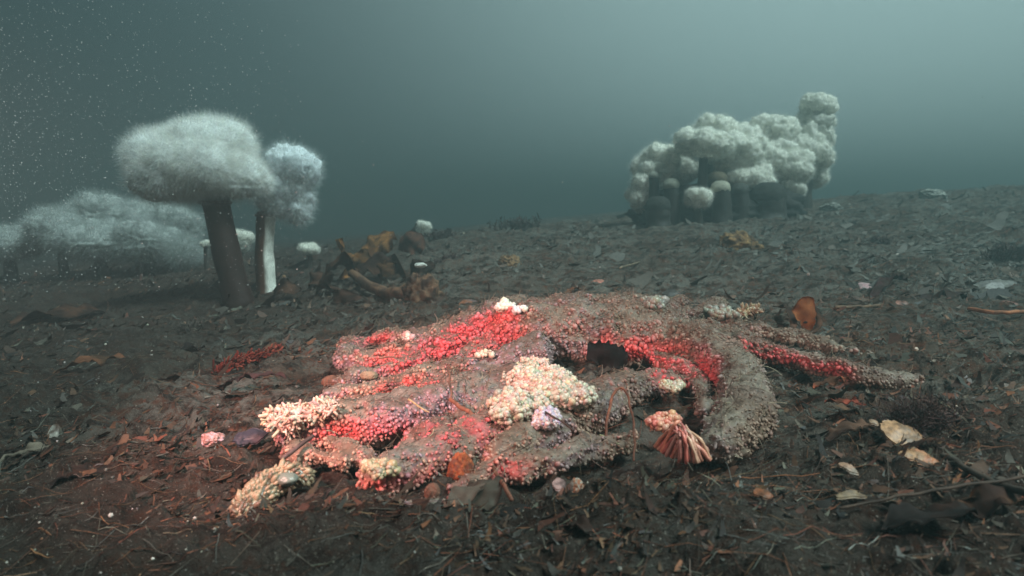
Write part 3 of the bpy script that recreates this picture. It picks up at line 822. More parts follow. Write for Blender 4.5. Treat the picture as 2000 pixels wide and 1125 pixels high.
for lab, cx, top, bx, Y, cw, cap in (
 ('closed anemone with pale flat cap, left of the small fluffy crown', 1311, 356, 1312, 3.75, 14, (0.50, 0.50, 0.42)),
 ('closed anemone with rounded pale cap, right of the small fluffy crown', 1407, 362, 1410, 3.7, 17, (0.60, 0.58, 0.48)),
 ('closed anemone with flat tan cap behind the pale capped one', 1400, 345, 1402, 3.9, 18, (0.22, 0.18, 0.13)),
 ('short dark anemone with small pale cap under the upper left crown', 1277, 340, 1280, 3.85, 9, (0.50, 0.50, 0.44)),
 ('dim closed anemone at the foot of the grey shaded crown', 1445, 366, 1446, 3.75, 15, (0.12, 0.12, 0.11)),
 ('dark stubby closed anemone at the near left foot of the cluster', 1285, 395, 1288, 3.7, 22, (0.07, 0.07, 0.065)),
 ('dark squat closed anemone at the near right foot of the cluster', 1500, 372, 1500, 3.8, 30, (0.07, 0.07, 0.065))):
    b = at(bx, 425, Y); b.z = gz(b.x, b.y); tp = at(cx, top + cw * .4, Y); s = Y / FPX
    anemone(lab, b, tp, cw * s * 1.15, cw * s, None, colc=(0.034, 0.030, 0.027), closed=cap, group=g)
# the stone the cluster grows on
def lump(name, label, cat, px, py, wpx, hpx, Y=None, colr=((0.05, 0.045, 0.04),), seed=1, sub=5, amp=0.3, m=None, depth=0.8, parent=None, group=None, rot=0):
    p = P(px, py) if Y is None else at(px, py, Y)
    s = p.y / FPX; W, H = wpx * s / 2, hpx * s
    z0 = gz(p.x, p.y)
    tV, tF = ico(sub)
    d = 1 + amp * fbm(tV * 1.7 + seed * 5, 4, seed) + amp * 0.35 * billow(tV * 4 + seed, 2, seed + 3)
    V = tV * d[:, None] * np.array([W, W * depth, H * 0.75]); V[:, 2] += H * 0.25
    V += np.array([p.x, p.y, z0])
    k = (fbm(tV * 4 + seed, 3, seed + 8) * 0.5 + 0.5)[:, None]
    c0 = np.array(colr[0]); c1 = np.array(colr[-1])
    C = c0 * (1 - sst(k, .4, .6)) + c1 * sst(k, .4, .6)
    o = mk(name, V, tF, m or M_rock, parent, col=C, origin=np.array([p.x, p.y, z0]) if parent is None else None)
    if parent is None: tag(o, label, cat, group)
    return o
lump('boulder', 'low dark boulder that the right-hand anemone cluster grows on', 'boulder', 1400, 430, 320, 62, Y=4.0, colr=((0.022, 0.021, 0.020), (0.034, 0.032, 0.030)), seed=5, amp=0.35, depth=0.5)

g = 'plumose anemones of the hazy left-hand cluster'
for i, (lab, cx, cy, rx, rz, bx, by, Y, cw) in enumerate([
 ('hazy crown at the left end of the left cluster', 118, 440, 52, 28, 125, 512, 3.6, 11),
 ('hazy crown forming the highest hump of the left cluster', 195, 415, 56, 28, 195, 512, 3.8, 12),
 ('hazy crown behind the tall brown anemone, right of the highest hump', 280, 428, 58, 30, 275, 512, 3.8, 12),
 ('hazy crown at the upper right end of the left cluster', 342, 440, 42, 32, 335, 510, 3.7, 11),
 ('low front crown in the middle of the left cluster', 190, 462, 70, 24, 205, 515, 3.5, 12),
 ('low front crown under the right part of the left cluster', 285, 465, 58, 26, 280, 515, 3.5, 12),
 ('small drooping crown at the lower right of the left cluster', 357, 485, 26, 20, 352, 515, 3.5, 9)]):
    far_anemone(lab, cx, cy + 10, rx * 1.05, rz * 1.45, bx, by, Y, cw * .8, g, 100 + i * 3, colr=((0.56, 0.60, 0.59), (0.50, 0.54, 0.53)), flen=0.05, fw=0.0010, fuzz=20000, amp=0.8, core=0.95, lobes=7)  # crowns greyed to paint in the dimming by haze
far_anemone('faint anemone cut off by the left edge of the view', 15, 478, 58, 28, 20, 525, 3.6, 12, None, 131, colr=((0.56, 0.60, 0.59), (0.50, 0.54, 0.53)), flen=0.05, amp=0.8)  # crown colour greyed for haze like the cluster's
far_anemone('faint small anemone showing between the two tall columns', 470, 472, 22, 24, 468, 510, 4.2, 8, None, 134)
far_anemone('tiny white mushroom-shaped anemone right of the two tall ones', 604, 487, 20, 10, 604, 505, 3.2, 6, None, 137, amp=0.8)
far_anemone('faint distant anemone above the kelp pile', 826, 447, 15, 16, 828, 470, 4.6, 5, None, 140)
far_anemone('tiny pale crown at the foot of the tall brown column', 402, 476, 10, 6, 402, 492, 3.4, 4, None, 141)

# ------------------------------------------------------------------ weed, kelp, shells and sticks
def sheet(p0, p1, wd, outline=None, arch=0.15, ruffle=0.15, up=(0, 0, 1), nu=22, nv=9, seed=0, tilt=0.0, thick=0.0012):
    """a blade from p0 to p1, half-width wd, with thickness"""
    p0 = np.array(tuple(p0), float); p1 = np.array(tuple(p1), float)
    d = p1 - p0; L = np.linalg.norm(d); d = d / L
    up = np.array(up, float); s = np.cross(d, up); s /= np.linalg.norm(s); u = np.cross(s, d)
    s2 = s * math.cos(tilt) + u * math.sin(tilt); u2 = np.cross(s2, d)
    tt = np.linspace(0, 1, nu); vv = np.linspace(-1, 1, nv)
    o = outline(tt) if outline else np.sin(np.pi * np.clip(tt * 0.93 + 0.05, 0, 1)) ** 0.6
    c = p0 + d * (tt * L)[:, None] + u2 * (arch * L * np.sin(np.pi * tt))[:, None]
    V = c[:, None] + (wd * o)[:, None, None] * vv[None, :, None] * s2
    e = V.reshape(-1, 3)
    nz = fbm(e / wd * 0.9 + seed * 7.7, 2, seed).reshape(nu, nv)
    V = V + (nz * (0.3 + np.abs(vv))[None] * ruffle * wd)[:, :, None] * 2 * u2
    V = V + (fbm(e / wd * 1.5 + 50 + seed, 2, seed + 4).reshape(nu, nv) * np.abs(vv)[None] * 0.25 * wd)[:, :, None] * s2
    A = V.reshape(-1, 3); B = A + u2 * thick
    i = np.arange(nu - 1)[:, None] * nv; j = np.arange(nv - 1)[None]
    F = np.stack([i + j, i + j + 1, i + nv + j + 1, i + nv + j], -1).reshape(-1, 4)
    n = nu * nv
    rim = np.concatenate([np.arange(nv), np.arange(1, nu) * nv + nv - 1, (nu - 1) * nv + np.arange(nv - 2, -1, -1), np.arange(nu - 2, 0, -1) * nv])
    rn = np.roll(rim, -1)
    S = np.stack([rim, rn, rn + n, rim + n], 1)
    return np.concatenate([A, B]), [F[:, ::-1], F + n, S[:, ::-1]]
def shade(V, c, c2=None, sc_=30, seed=0):
    c = np.array(c, float); c2 = c * 0.5 if c2 is None else np.array(c2, float)
    k = sst(fbm(V * sc_ + seed, 3, seed + 11), -0.15, 0.2)[:, None]
    return c * (1 - k) + c2 * k
def lift(p, h): return Vector((p.x, p.y, p.z + h))
def blade_thing(name, label, cat, a, b, wpx, col, col2=None, ha=0.004, hb=0.004, m=None, group=None, seed=0, **kw):
    pa, pb = P(*a), P(*b)
    if kw.pop('stand', False): pb = at(b[0], b[1], pa.y); hb = 0; 
    pa, pb = lift(pa, ha), lift(pb, hb)
    V, F = sheet(pa, pb, wpx / 2 * pa.y / FPX, seed=seed, **kw)
    o = mk(name, V, F, m or M_kelp, col=shade(V, col, col2, 30, seed), origin=np.array(tuple(pa)))
    return tag(o, label, cat, group)
def stick(name, label, cat, pts, rpx, col, col2=None, hs=None, taper=0.6, m=None, group=None, rough=0):
    q = [lift(P(*p[:2]), p[2] if len(p) > 2 else 0.004) for p in pts]
    n = len(q) * 8
    c = spline(q, n); c += 0.0015 * np.stack([vn(c * 60, 1), vn(c * 60, 2), vn(c * 60, 3)], 1)
    r = rpx * q[0].y / FPX * (1 - (1 - taper) * np.linspace(0, 1, n)) * (1 + 0.12 * vn(c * 90, 5))
    V, F = tube(c, r, 10 if not rough else 20)
    if rough: V = V + 0.006 * np.stack([fbm(V * 60, 3, 1), fbm(V * 60, 3, 2), fbm(V * 60, 3, 3)], 1)
    o = mk(name, V, F, m or M_litter, col=shade(V, col, col2, 50), origin=np.array(tuple(q[0])))
    return tag(o, label, cat, group)
AMB = (0.34, 0.15, 0.045); DK = (0.030, 0.014, 0.010); RUST = (0.22, 0.055, 0.022); BRN = (0.075, 0.032, 0.018)
# the kelp pile in the middle distance
blade_thing('drift_kelp', 'upright amber kelp blade at the left end of the kelp pile', 'kelp', (676, 545), (650, 470), 60, AMB, (0.12, 0.05, 0.02), stand=True, ruffle=0.4, seed=1, arch=0.1)
blade_thing('drift_kelp', 'wide amber kelp blade lying along the top of the kelp pile', 'kelp', (695, 512), (780, 474), 66, AMB, (0.13, 0.05, 0.02), stand=True, ruffle=0.5, seed=2, up=(0, -1, 0.6), tilt=0.4)
blade_thing('drift_kelp', 'reddish brown kelp blade rising at the right end of the kelp pile', 'kelp', (785, 500), (825, 458), 54, (0.13, 0.05, 0.03), (0.07, 0.03, 0.02), stand=True, ruffle=0.5, seed=3, up=(0, -1, 0.5), tilt=-0.3)
blade_thing('drift_kelp', 'dark pointed kelp leaf standing left of the amber blade', 'kelp', (628, 545), (627, 510), 20, DK, BRN, stand=True, ruffle=0.2, seed=4)
blade_thing('drift_kelp', 'brown kelp fold lying at the foot of the white-sided column', 'kelp', (535, 580), (590, 568), 34, BRN, DK, stand=True, ruffle=0.4, seed=5, up=(0, -1, 1), arch=0.3)
blade_thing('drift_kelp', 'dark crumpled kelp blade under the amber ones', 'kelp', (620, 570), (700, 548), 40, DK, BRN, ruffle=0.7, seed=6, hb=0.04, arch=0.3)
blade_thing('drift_kelp', 'dark ruffled kelp in the heart of the kelp pile', 'kelp', (690, 550), (790, 535), 50, DK, BRN, ruffle=0.8, seed=7, hb=0.03, arch=0.35)
blade_thing('drift_kelp', 'black curling kelp at the near left of the thick stipe', 'kelp', (600, 585), (690, 580), 36, DK, BRN, ruffle=0.6, seed=8, arch=0.2)
stick('drift_kelp', 'thick tan kelp stipe curving along the front of the kelp pile', 'kelp', [(688, 556, .05), (715, 572, .035), (750, 584, .025), (785, 588, .03), (812, 584, .03)], 8, (0.15, 0.075, 0.042), (0.06, 0.03, 0.02), taper=1.5, rough=1)
lump('drift_kelp', 'rounded knotted kelp holdfast at the right end of the thick stipe', 'kelp', 822, 592, 66, 54, colr=((0.12, 0.065, 0.038), (0.035, 0.018, 0.013)), seed=51, amp=0.6)
for k_, (lab_, a_, b_, w_, c_) in enumerate([
 ('amber kelp shred between the upright and the wide amber blade', (700, 530), (715, 486), 30, (0.19, 0.08, 0.025)),
 ('brown curled kelp shred below the wide amber blade', (740, 545), (775, 512), 34, (0.10, 0.045, 0.02)),
 ('dark kelp shred above the holdfast', (800, 540), (850, 516), 30, (0.04, 0.02, 0.014)),
 ('brown kelp shred left of the upright amber blade', (600, 560), (655, 540), 36, (0.07, 0.03, 0.018)),
 ('rusty kelp shred at the near foot of the pile', (640, 590), (720, 592), 30, (0.06, 0.025, 0.016))]):
    blade_thing('drift_kelp', lab_, 'kelp', a_, b_, w_, c_, np.array(c_) * .4, stand=k_ < 4, ruffle=0.6, seed=70 + k_, up=(0, -1, .7), arch=0.25)
def post(name, label, px, py, top, w, col):
    p = P(px, py); q = at(top[0], top[1], p.y); c = spline([lift(p, -.01), (p + q) / 2 + Vector((.002, 0, 0)), q], 10)
    V, F = tube(c, np.full(10, w / 2 * p.y / FPX) * (1 + 0.1 * np.sin(np.arange(10))), 10)
    tag(mk(name, V, F, M_litter, col=shade(V, col, None, 60), origin=np.array(tuple(p))), label, 'twig')
post('twig', 'short upright tan stub in front of the thick stipe', 790, 590, (791, 556), 9, (0.22, 0.12, 0.06))
post('twig', 'thin dark upright stub behind the star on open silt', 953, 572, (955, 552), 4, (0.04, 0.025, 0.02))
tag_w = lambda o: o
lump('shell_scrap', 'small white scrap caught on the kelp holdfast', 'shell', 822, 553, 24, 7, colr=((0.6, 0.6, 0.56),), seed=2, sub=3, m=M_shell).location.z += 0.07
lump('sponge', 'brown crusted sponge lump on the silt slope below the right cluster', 'sponge', 1443, 490, 68, 34, colr=((0.07, 0.035, 0.018), (0.24, 0.14, 0.06)), seed=31, amp=0.5)
lump('sponge', 'small tan sponge lump on the open silt behind the star', 'sponge', 994, 524, 40, 24, colr=((0.24, 0.15, 0.08), (0.08, 0.05, 0.03)), seed=33, amp=0.5)
lump('stone', 'pink crusted stone just behind the far rim of the star', 'stone', 1168, 558, 26, 12, colr=((0.42, 0.17, 0.13), (0.3, 0.15, 0.11)), seed=34, amp=0.3)
lump('stone', 'grey silted stone lying by the right foot of the cluster', 'stone', 1625, 390, 36, 12, colr=((0.3, 0.3, 0.27), (0.08, 0.08, 0.07)), seed=35, amp=0.4, Y=4.0)
lump('stone', 'pale hump of stone on the far crest at the right', 'stone', 1822, 388, 44, 18, colr=((0.34, 0.35, 0.32), (0.15, 0.15, 0.13)), seed=36, amp=0.4, Y=4.2)
0 and lump('silt_mound', 'rusty silt mound by the left end of the star with a dark hollow below it', 'mound', 500, 850, 130, 26, colr=((0.17, 0.085, 0.055), (0.12, 0.06, 0.04)), seed=37, amp=0.3, depth=1.2)
lump('pebble', 'orange-brown stone leaning on the front arms of the star', 'pebble', 900, 948, 56, 68, colr=((0.30, 0.075, 0.028), (0.17, 0.05, 0.03)), seed=38, amp=0.22, depth=0.6)
lump('pebble', 'round brown pebble left of the leaning orange-brown stone', 'pebble', 845, 968, 34, 26, colr=((0.13, 0.06, 0.04),), seed=39, amp=0.15)
lump('pebble', 'flat rusty stone between two left arms', 'pebble', 648, 748, 40, 14, colr=((0.16, 0.07, 0.045),), seed=40, amp=0.2)
lump('pebble', 'smooth olive pebble on the silted left arm', 'pebble', 722, 800, 34, 12, colr=((0.22, 0.15, 0.10),), seed=41, amp=0.15).location.z += 0.05
lump('tissue_scrap', 'mauve scrap of tissue on the silt left of the star', 'tissue', 415, 865, 46, 20, colr=((0.46, 0.30, 0.33), (0.32, 0.16, 0.14)), seed=42, amp=0.5, m=M_tissue)
# cream lump with long fingers at lower left
ls = thing('sponge', 'cream ribbed sponge lying at the lower left of the star', 'sponge', P(525, 990))
def ribbed():
    parts = []
    q = spline([lift(P(a, b), c) for a, b, c in [(606, 945, .004), (565, 948, .010), (520, 964, .010), (488, 986, .004), (468, 1002, .0)]], 30)
    V, F = tube(q, 0.017 * np.sin(np.linspace(0.5, 2.6, 30)), 24, flat=0.8)
    V = V + 0.008 * np.stack([fbm(V * 45, 3, 1), fbm(V * 45, 3, 2), fbm(V * 45, 3, 3)], 1)
    parts.append((V, F, shade(V, (0.34, 0.25, 0.16), (0.12, 0.08, 0.055), 60, 1)))
    p, nn = pick(V, F, 9000); k = thin(p, 0.0042); p, nn = p[k], nn[k]; m = len(p)
    tan_ = spline(q, 30)[1:] - spline(q, 30)[:-1]
    ix = np.argmin(((p[:, None] - q[None, :-1]) ** 2).sum(2), 1)
    cc = shade(p, (0.32, 0.235, 0.15), (0.13, 0.08, 0.055), 50, 2) * (1 + .12 * rs.normal(size=(m, 1)))
    parts.append(bulbs(p, tan_[ix] + nn * 0.008 * rs.rand(m, 1), 0.0024 * np.exp(rs.normal(0, .25, m)), 1.2 + 1.8 * rs.rand(m), cc))
    V, F, C = cat_mesh(parts); mk('ribbed_body', V, F, M_tissue, ls, col=C)
    p = lift(P(562, 962), 0.016); tV, tF = ico(4)
    V = tV * (1 + .1 * fbm(tV * 2, 2, 2))[:, None] * np.array([.012, .010, .007]) + np.array(tuple(p))
    mk('smooth_knob', V, tF, M_tissue, ls, col=np.tile(np.array((0.17, 0.19, 0.16)), (len(V), 1)))
ribbed()
# red weed left of the star
def red_weed():
    parts = []
    p0, p1 = P(418, 742), P(540, 706)
    q = spline([lift(p0, .008), lift((p0 + p1) / 2, .022), lift(p1, .016)], 40)
    for i in range(240):
        k = rs.randint(0, 40); a = rs.rand() * 6.28
        parts.append((q[k] + rs.normal(0, .004, 3), np.array([0.5 * math.cos(a) + .6, math.sin(a), 0.8 * rs.rand()])))
    pp = np.array([a for a, b in parts]); dd = np.array([b for a, b in parts])
    f = fingers(pp, dd, 0.012 + 0.018 * rs.rand(240), np.full(240, 0.0022), pal([(0.20, 0.03, 0.02), (0.14, 0.022, 0.016), (0.24, 0.06, 0.04)], 240, .2), bend=.4, k=5)
    V, F = tube(q, 0.006 * (1 + .3 * vn(q * 80, 2)), 9)
    V, F, C = cat_mesh([f, (V, F, np.tile(np.array((0.30, 0.04, 0.03)), (len(V), 1)))])
    tag(mk('red_seaweed', V, F, M_kelp, col=C, origin=np.array(tuple(p0))), 'knobbly red seaweed lying beyond the cream tube feet cluster', 'seaweed')
red_weed()
# the leaf standing at the right
lf = thing('kelp_plant', 'rusty upright kelp leaf with curled foot standing behind the right arms', 'kelp', P(1580, 648))
def leafy():
    p = P(1580, 648)
    V, F = sheet(lift(p, -.004), at(1566, 580, p.y), 24 * p.y / FPX, seed=61, ruffle=0.25, arch=0.05, up=(0, -1, 0.1), outline=lambda t: np.where(t < .35, 0.35 + t * 0.7, np.sqrt(np.clip(1 - ((t - .68) / .34) ** 2, 0.02, 1))))
    mk('leaf', V, F, M_kelp, lf, col=shade(V, (0.30, 0.10, 0.035), (0.20, 0.06, 0.025), 30, 3))
    q = spline([lift(P(1570, 648), .02), lift(P(1585, 640), .045), lift(P(1600, 648), .02), lift(P(1585, 655), .006), lift(P(1568, 652), .01)], 30)
    V, F = tube(q, np.full(30, .006), 9, flat=0.5)
    mk('curled_foot', V, F, M_kelp, lf, col=shade(V, BRN, DK, 30, 4))
leafy()
blade_thing('kelp_scrap', 'small pointed brown scrap left of the upright kelp leaf', 'kelp', (1548, 650), (1522, 618), 22, (0.14, 0.065, 0.04), DK, hb=0.02, seed=62, up=(0, -1, .6))
blade_thing('drift_kelp', 'black ragged sheet set in for the dark of the hollow at the middle of the star', 'kelp', (1146, 740), (1226, 700), 56, (0.008, 0.006, 0.006), (0.012, 0.008, 0.008), stand=True, ha=0.045, seed=90, ruffle=0.5, m=M_black, nu=40, up=(0, -1, .5), outline=lambda t: 0.62 + 0.3 * np.sin(3.1 * t) + 0.10 * np.sin(t * 31) + 0.05 * np.sin(t * 57))  # added black sheet paints the darkness inside the star's hollow
# big pale fragments bottom right
def shell_piece(name, label, px, py, wpx, hpx, c, c2, rot=0, tiltv=0.35, seed=0, pts=None, h=0.012, cat='shell'):
    p = lift(P(px, py), h); s = p.y / FPX
    n = 44; rr = np.linspace(0, 1, 12); a = np.linspace(0, 2 * math.pi, n, endpoint=False)
    o = (np.interp(a, [q[0] for q in pts], [q[1] for q in pts], period=2 * math.pi) + 0.05 * rs.normal(size=n)) if pts else rs.normal(0, 0.04, n) + 1 + 0.12 * np.sin(a * 2 + seed) + 0.05 * np.sin(a * 5 + seed)
    R, A = np.meshgrid(rr, a, indexing='ij')
    X = R * np.cos(A) * o[None] * wpx / 2 * s; Y = R * np.sin(A) * o[None] * hpx / 2 * s / 0.42
    Z = 0.25 * wpx / 2 * s * (1 - R ** 2) + 0.0009 * np.sin(R * 40)
    q = np.stack([X.ravel(), Y.ravel(), Z.ravel()], 1); ca, sa = math.cos(rot), math.sin(rot)
    q = q @ np.array([[ca, sa, 0], [-sa, ca, 0], [0, 0, 1]])
    q[:, 2] += q[:, 1] * math.tan(tiltv)
    q += 0.003 * fbm(q * 60 + seed, 2, seed)[:, None] * np.array([0, 0, 1])
    V0 = q + np.array(tuple(p)); V1 = V0 - np.array([0, 0, 0.0022])
    m = len(V0); i = np.arange(11)[:, None] * n; j = np.arange(n)[None]; j2 = (j + 1) % n
    F = np.stack([i + j, i + j2, i + n + j2, i + n + j], -1).reshape(-1, 4)
    F = F[n * 0:]
    e = 11 * n + np.arange(n); e2 = np.roll(e, -1)
    V = np.concatenate([V0, V1])
    ob = mk(name, V, [F[:, ::-1], F + m, np.stack([e, e2, e2 + m, e + m], 1)], M_shell, col=shade(V, np.array(c) * 0.60, (np.array(c) * 0.5 if c2 is None else np.array(c2)) * 0.45, 70, seed), origin=np.array(tuple(p)))
    return tag(ob, label, cat)
shell_piece('shell_fragment', 'speckled cream shell fragment with curved edge, right of the star', 1760, 866, 76, 36, (0.52, 0.30, 0.16), (0.30, 0.17, 0.09), seed=3, tiltv=0.5, pts=[(0, 1), (0.9, .45), (1.8, .75), (2.5, 1.0), (3.3, .95), (4.5, .85), (5.6, .9)])
shell_piece('shell_fragment', 'jagged orange shell fragment just below the speckled cream one', 1790, 912, 76, 24, (0.44, 0.17, 0.08), (0.50, 0.28, 0.14), seed=5, tiltv=0.3, pts=[(0, .7), (.6, .75), (1.5, .8), (2.4, .7), (3.1, 1.05), (4.0, .5), (5.0, .7), (5.6, 1.1)])
shell_piece('shell_fragment', 'pink-white shell chip beyond the upright kelp leaf', 1693, 568, 34, 13, (0.62, 0.36, 0.38), (0.6, 0.45, 0.45), seed=6, rot=.5)
shell_piece('shell_fragment', 'long half-buried dark shell near the right edge', 1950, 566, 90, 15, (0.16, 0.15, 0.14), (0.24, 0.23, 0.2), seed=7)
shell_piece('shell_fragment', 'tiny bright pink chip low at the far right', 1952, 822, 16, 9, (0.68, 0.36, 0.30), (0.7, 0.5, 0.45), seed=8)
shell_piece('shell_fragment', 'salmon shell chip beside the flat stems at right', 1760, 602, 26, 9, (0.50, 0.22, 0.16), None, seed=9)
shell_piece('shell_fragment', 'salmon shell chip on the silt near the right edge', 1972, 604, 40, 10, (0.46, 0.17, 0.12), None, seed=10)
shell_piece('shell_fragment', 'orange-rimmed shell lying flat behind the left arm', 915, 600, 40, 12, (0.34, 0.13, 0.06), (0.3, 0.2, 0.2), seed=11)
shell_piece('shell_fragment', 'dark oval shell ring behind the far rim of the star', 1312, 580, 40, 10, (0.06, 0.05, 0.045), (0.1, 0.09, 0.08), seed=12)
shell_piece('shell_fragment', 'buff shell curve at lower right, longest of the low ones', 1660, 990, 60, 5, (0.26, 0.18, 0.10), (0.16, 0.1, 0.06), seed=13)
shell_piece('shell_fragment', 'rusty flake lying left of the buff shell curve', 1490, 990, 36, 10, (0.30, 0.10, 0.04), (0.18, 0.07, 0.03), seed=14, rot=-.6)
shell_piece('shell_fragment', 'pale slanting flake above the buff shell curve', 1655, 935, 34, 8, (0.38, 0.22, 0.14), (0.3, 0.24, 0.18), seed=15, rot=-.6)
shell_piece('shell_fragment', 'white-edged shell on its side in the left foreground', 106, 860, 22, 10, (0.36, 0.33, 0.29), (0.12, 0.07, 0.05), seed=16, tiltv=0.9)
shell_piece('shell_fragment', 'white oval chip below the cream ribbed sponge', 527, 1043, 18, 7, (0.5, 0.5, 0.46), None, seed=17)
shell_piece('shell_fragment', 'dark blue mussel half under the hollow left of the star', 490, 870, 66, 16, (0.05, 0.042, 0.06), (0.11, 0.08, 0.10), seed=18, tiltv=.4)
lump('pebble', 'rust and grey pointed stone pushed up in front of the star', 'pebble', 1125, 972, 32, 42, colr=((0.34, 0.14, 0.08), (0.30, 0.28, 0.24)), seed=19, amp=0.25, depth=0.7)
shell_piece('shell_fragment', 'small lilac-pink chip left of the rust and grey stone', 1092, 966, 26, 12, (0.44, 0.26, 0.24), None, seed=20, rot=.5)
shell_piece('shell_fragment', 'small round cream chip left of the speckled fragment', 1705, 845, 16, 7, (0.36, 0.24, 0.16), None, seed=21)
# sticks and stems
def free_twig(label, pts, rpx, col, taper=0.7):
    q = [at(a, b, y - 0.07) for a, b, y in pts]; c = spline(q, len(q) * 8); c += 0.002 * np.stack([vn(c * 60, 1), vn(c * 60, 2), vn(c * 60, 3)], 1)
    V, F = tube(c, rpx * q[0].y / FPX * (1 - (1 - taper) * np.linspace(0, 1, len(c))) * (1 + .15 * vn(c * 90, 5)), 10)
    tag(mk('twig', V, F, M_litter, col=shade(V, col, None, 50), origin=np.array(tuple(q[0]))), label, 'twig')
free_twig('rusty forked stem leaning over the front of the star', [(880, 778, .885), (925, 815, .845), (948, 865, .79), (962, 910, .735), (1000, 972, .635)], 4.5, (0.20, 0.075, 0.045))
free_twig('thin twig branching right from the forked stem', [(925, 815, .845), (945, 835, .83), (978, 880, .79)], 2.4, (0.16, 0.07, 0.045))
free_twig('thin twig rising straight above the forked stem', [(882, 780, .885), (878, 745, .90), (876, 715, .92)], 2.6, (0.13, 0.06, 0.04))
stick('twig', 'arched rusty stem in front of the curled right arm', 'twig', [(1180, 885, .01), (1195, 850, .05), (1218, 842, .055), (1236, 870, .03), (1238, 910, .006)], 3.2, (0.16, 0.055, 0.03))
stick('twig', 'dark stem lying across the front arm left of the arched one', 'twig', [(1035, 870, .05), (1070, 885, .05), (1120, 905, .04)], 3, (0.05, 0.025, 0.018))
stick('twig', 'straight dark stick lying at the foot of the lower left arm', 'twig', [(552, 920, .015), (612, 897, .03)], 5, (0.09, 0.055, 0.05), taper=0.9)
stick('twig', 'small pink-brown stick on the silted left arm', 'twig', [(742, 757, .05), (772, 756, .05)], 2.4, (0.34, 0.17, 0.12))
stick('twig', 'yellowish straw poking from the red arm at the front', 'twig', [(800, 852, .05), (838, 864, .04)], 2.4, (0.30, 0.22, 0.12))
stick('twig', 'pale straw lying long across the left foreground', 'twig', [(180, 940), (250, 934), (320, 920), (370, 905)], 2, (0.22, 0.15, 0.09))
stick('twig', 'orange stem curving in from the right edge', 'twig', [(1890, 610, .01), (1940, 618, .01), (2010, 618, .012)], 4, (0.34, 0.12, 0.05), taper=1)
stick('twig', 'orange stem below the curved one at the right edge', 'twig', [(1960, 698, .01), (2015, 704, .01)], 4, (0.36, 0.11, 0.05), taper=1)
stick('twig', 'long flat brown stem lying right of the upright kelp leaf', 'twig', [(1630, 605, .006), (1700, 603, .006), (1780, 597, .008), (1870, 594, .008)], 4, (0.12, 0.07, 0.04))
stick('twig', 'long dark stem stretching to the right edge on the upper slope', 'twig', [(1740, 580, .006), (1860, 577, .01), (2010, 573, .01)], 4, (0.07, 0.04, 0.025))
stick('twig', 'bowed dark stem crossing the slope below the sponge lump', 'twig', [(1480, 528, .01), (1560, 515, .02), (1610, 480, .03)], 3, (0.05, 0.035, 0.028))
stick('twig', 'slender pale stem lying behind the small tan sponge', 'twig', [(1210, 528, .01), (1250, 516, .01)], 2.5, (0.24, 0.18, 0.12))
stick('twig', 'thin black twig leaning behind the far rim of the star', 'twig', [(1222, 560, .0), (1220, 544, .02)], 2, (0.04, 0.03, 0.025))
stick('twig', 'blurred brown stalk slanting through the lower right corner', 'twig', [(1840, 905, .01), (1930, 975, .02), (2040, 1040, .03)], 6, (0.055, 0.038, 0.028), taper=1.2)
stick('twig', 'blurred dark stalk above the slanting one in the corner', 'twig', [(1640, 1010, .01), (1800, 1000, .02), (2020, 985, .03)], 3, (0.05, 0.03, 0.02), taper=1.2)
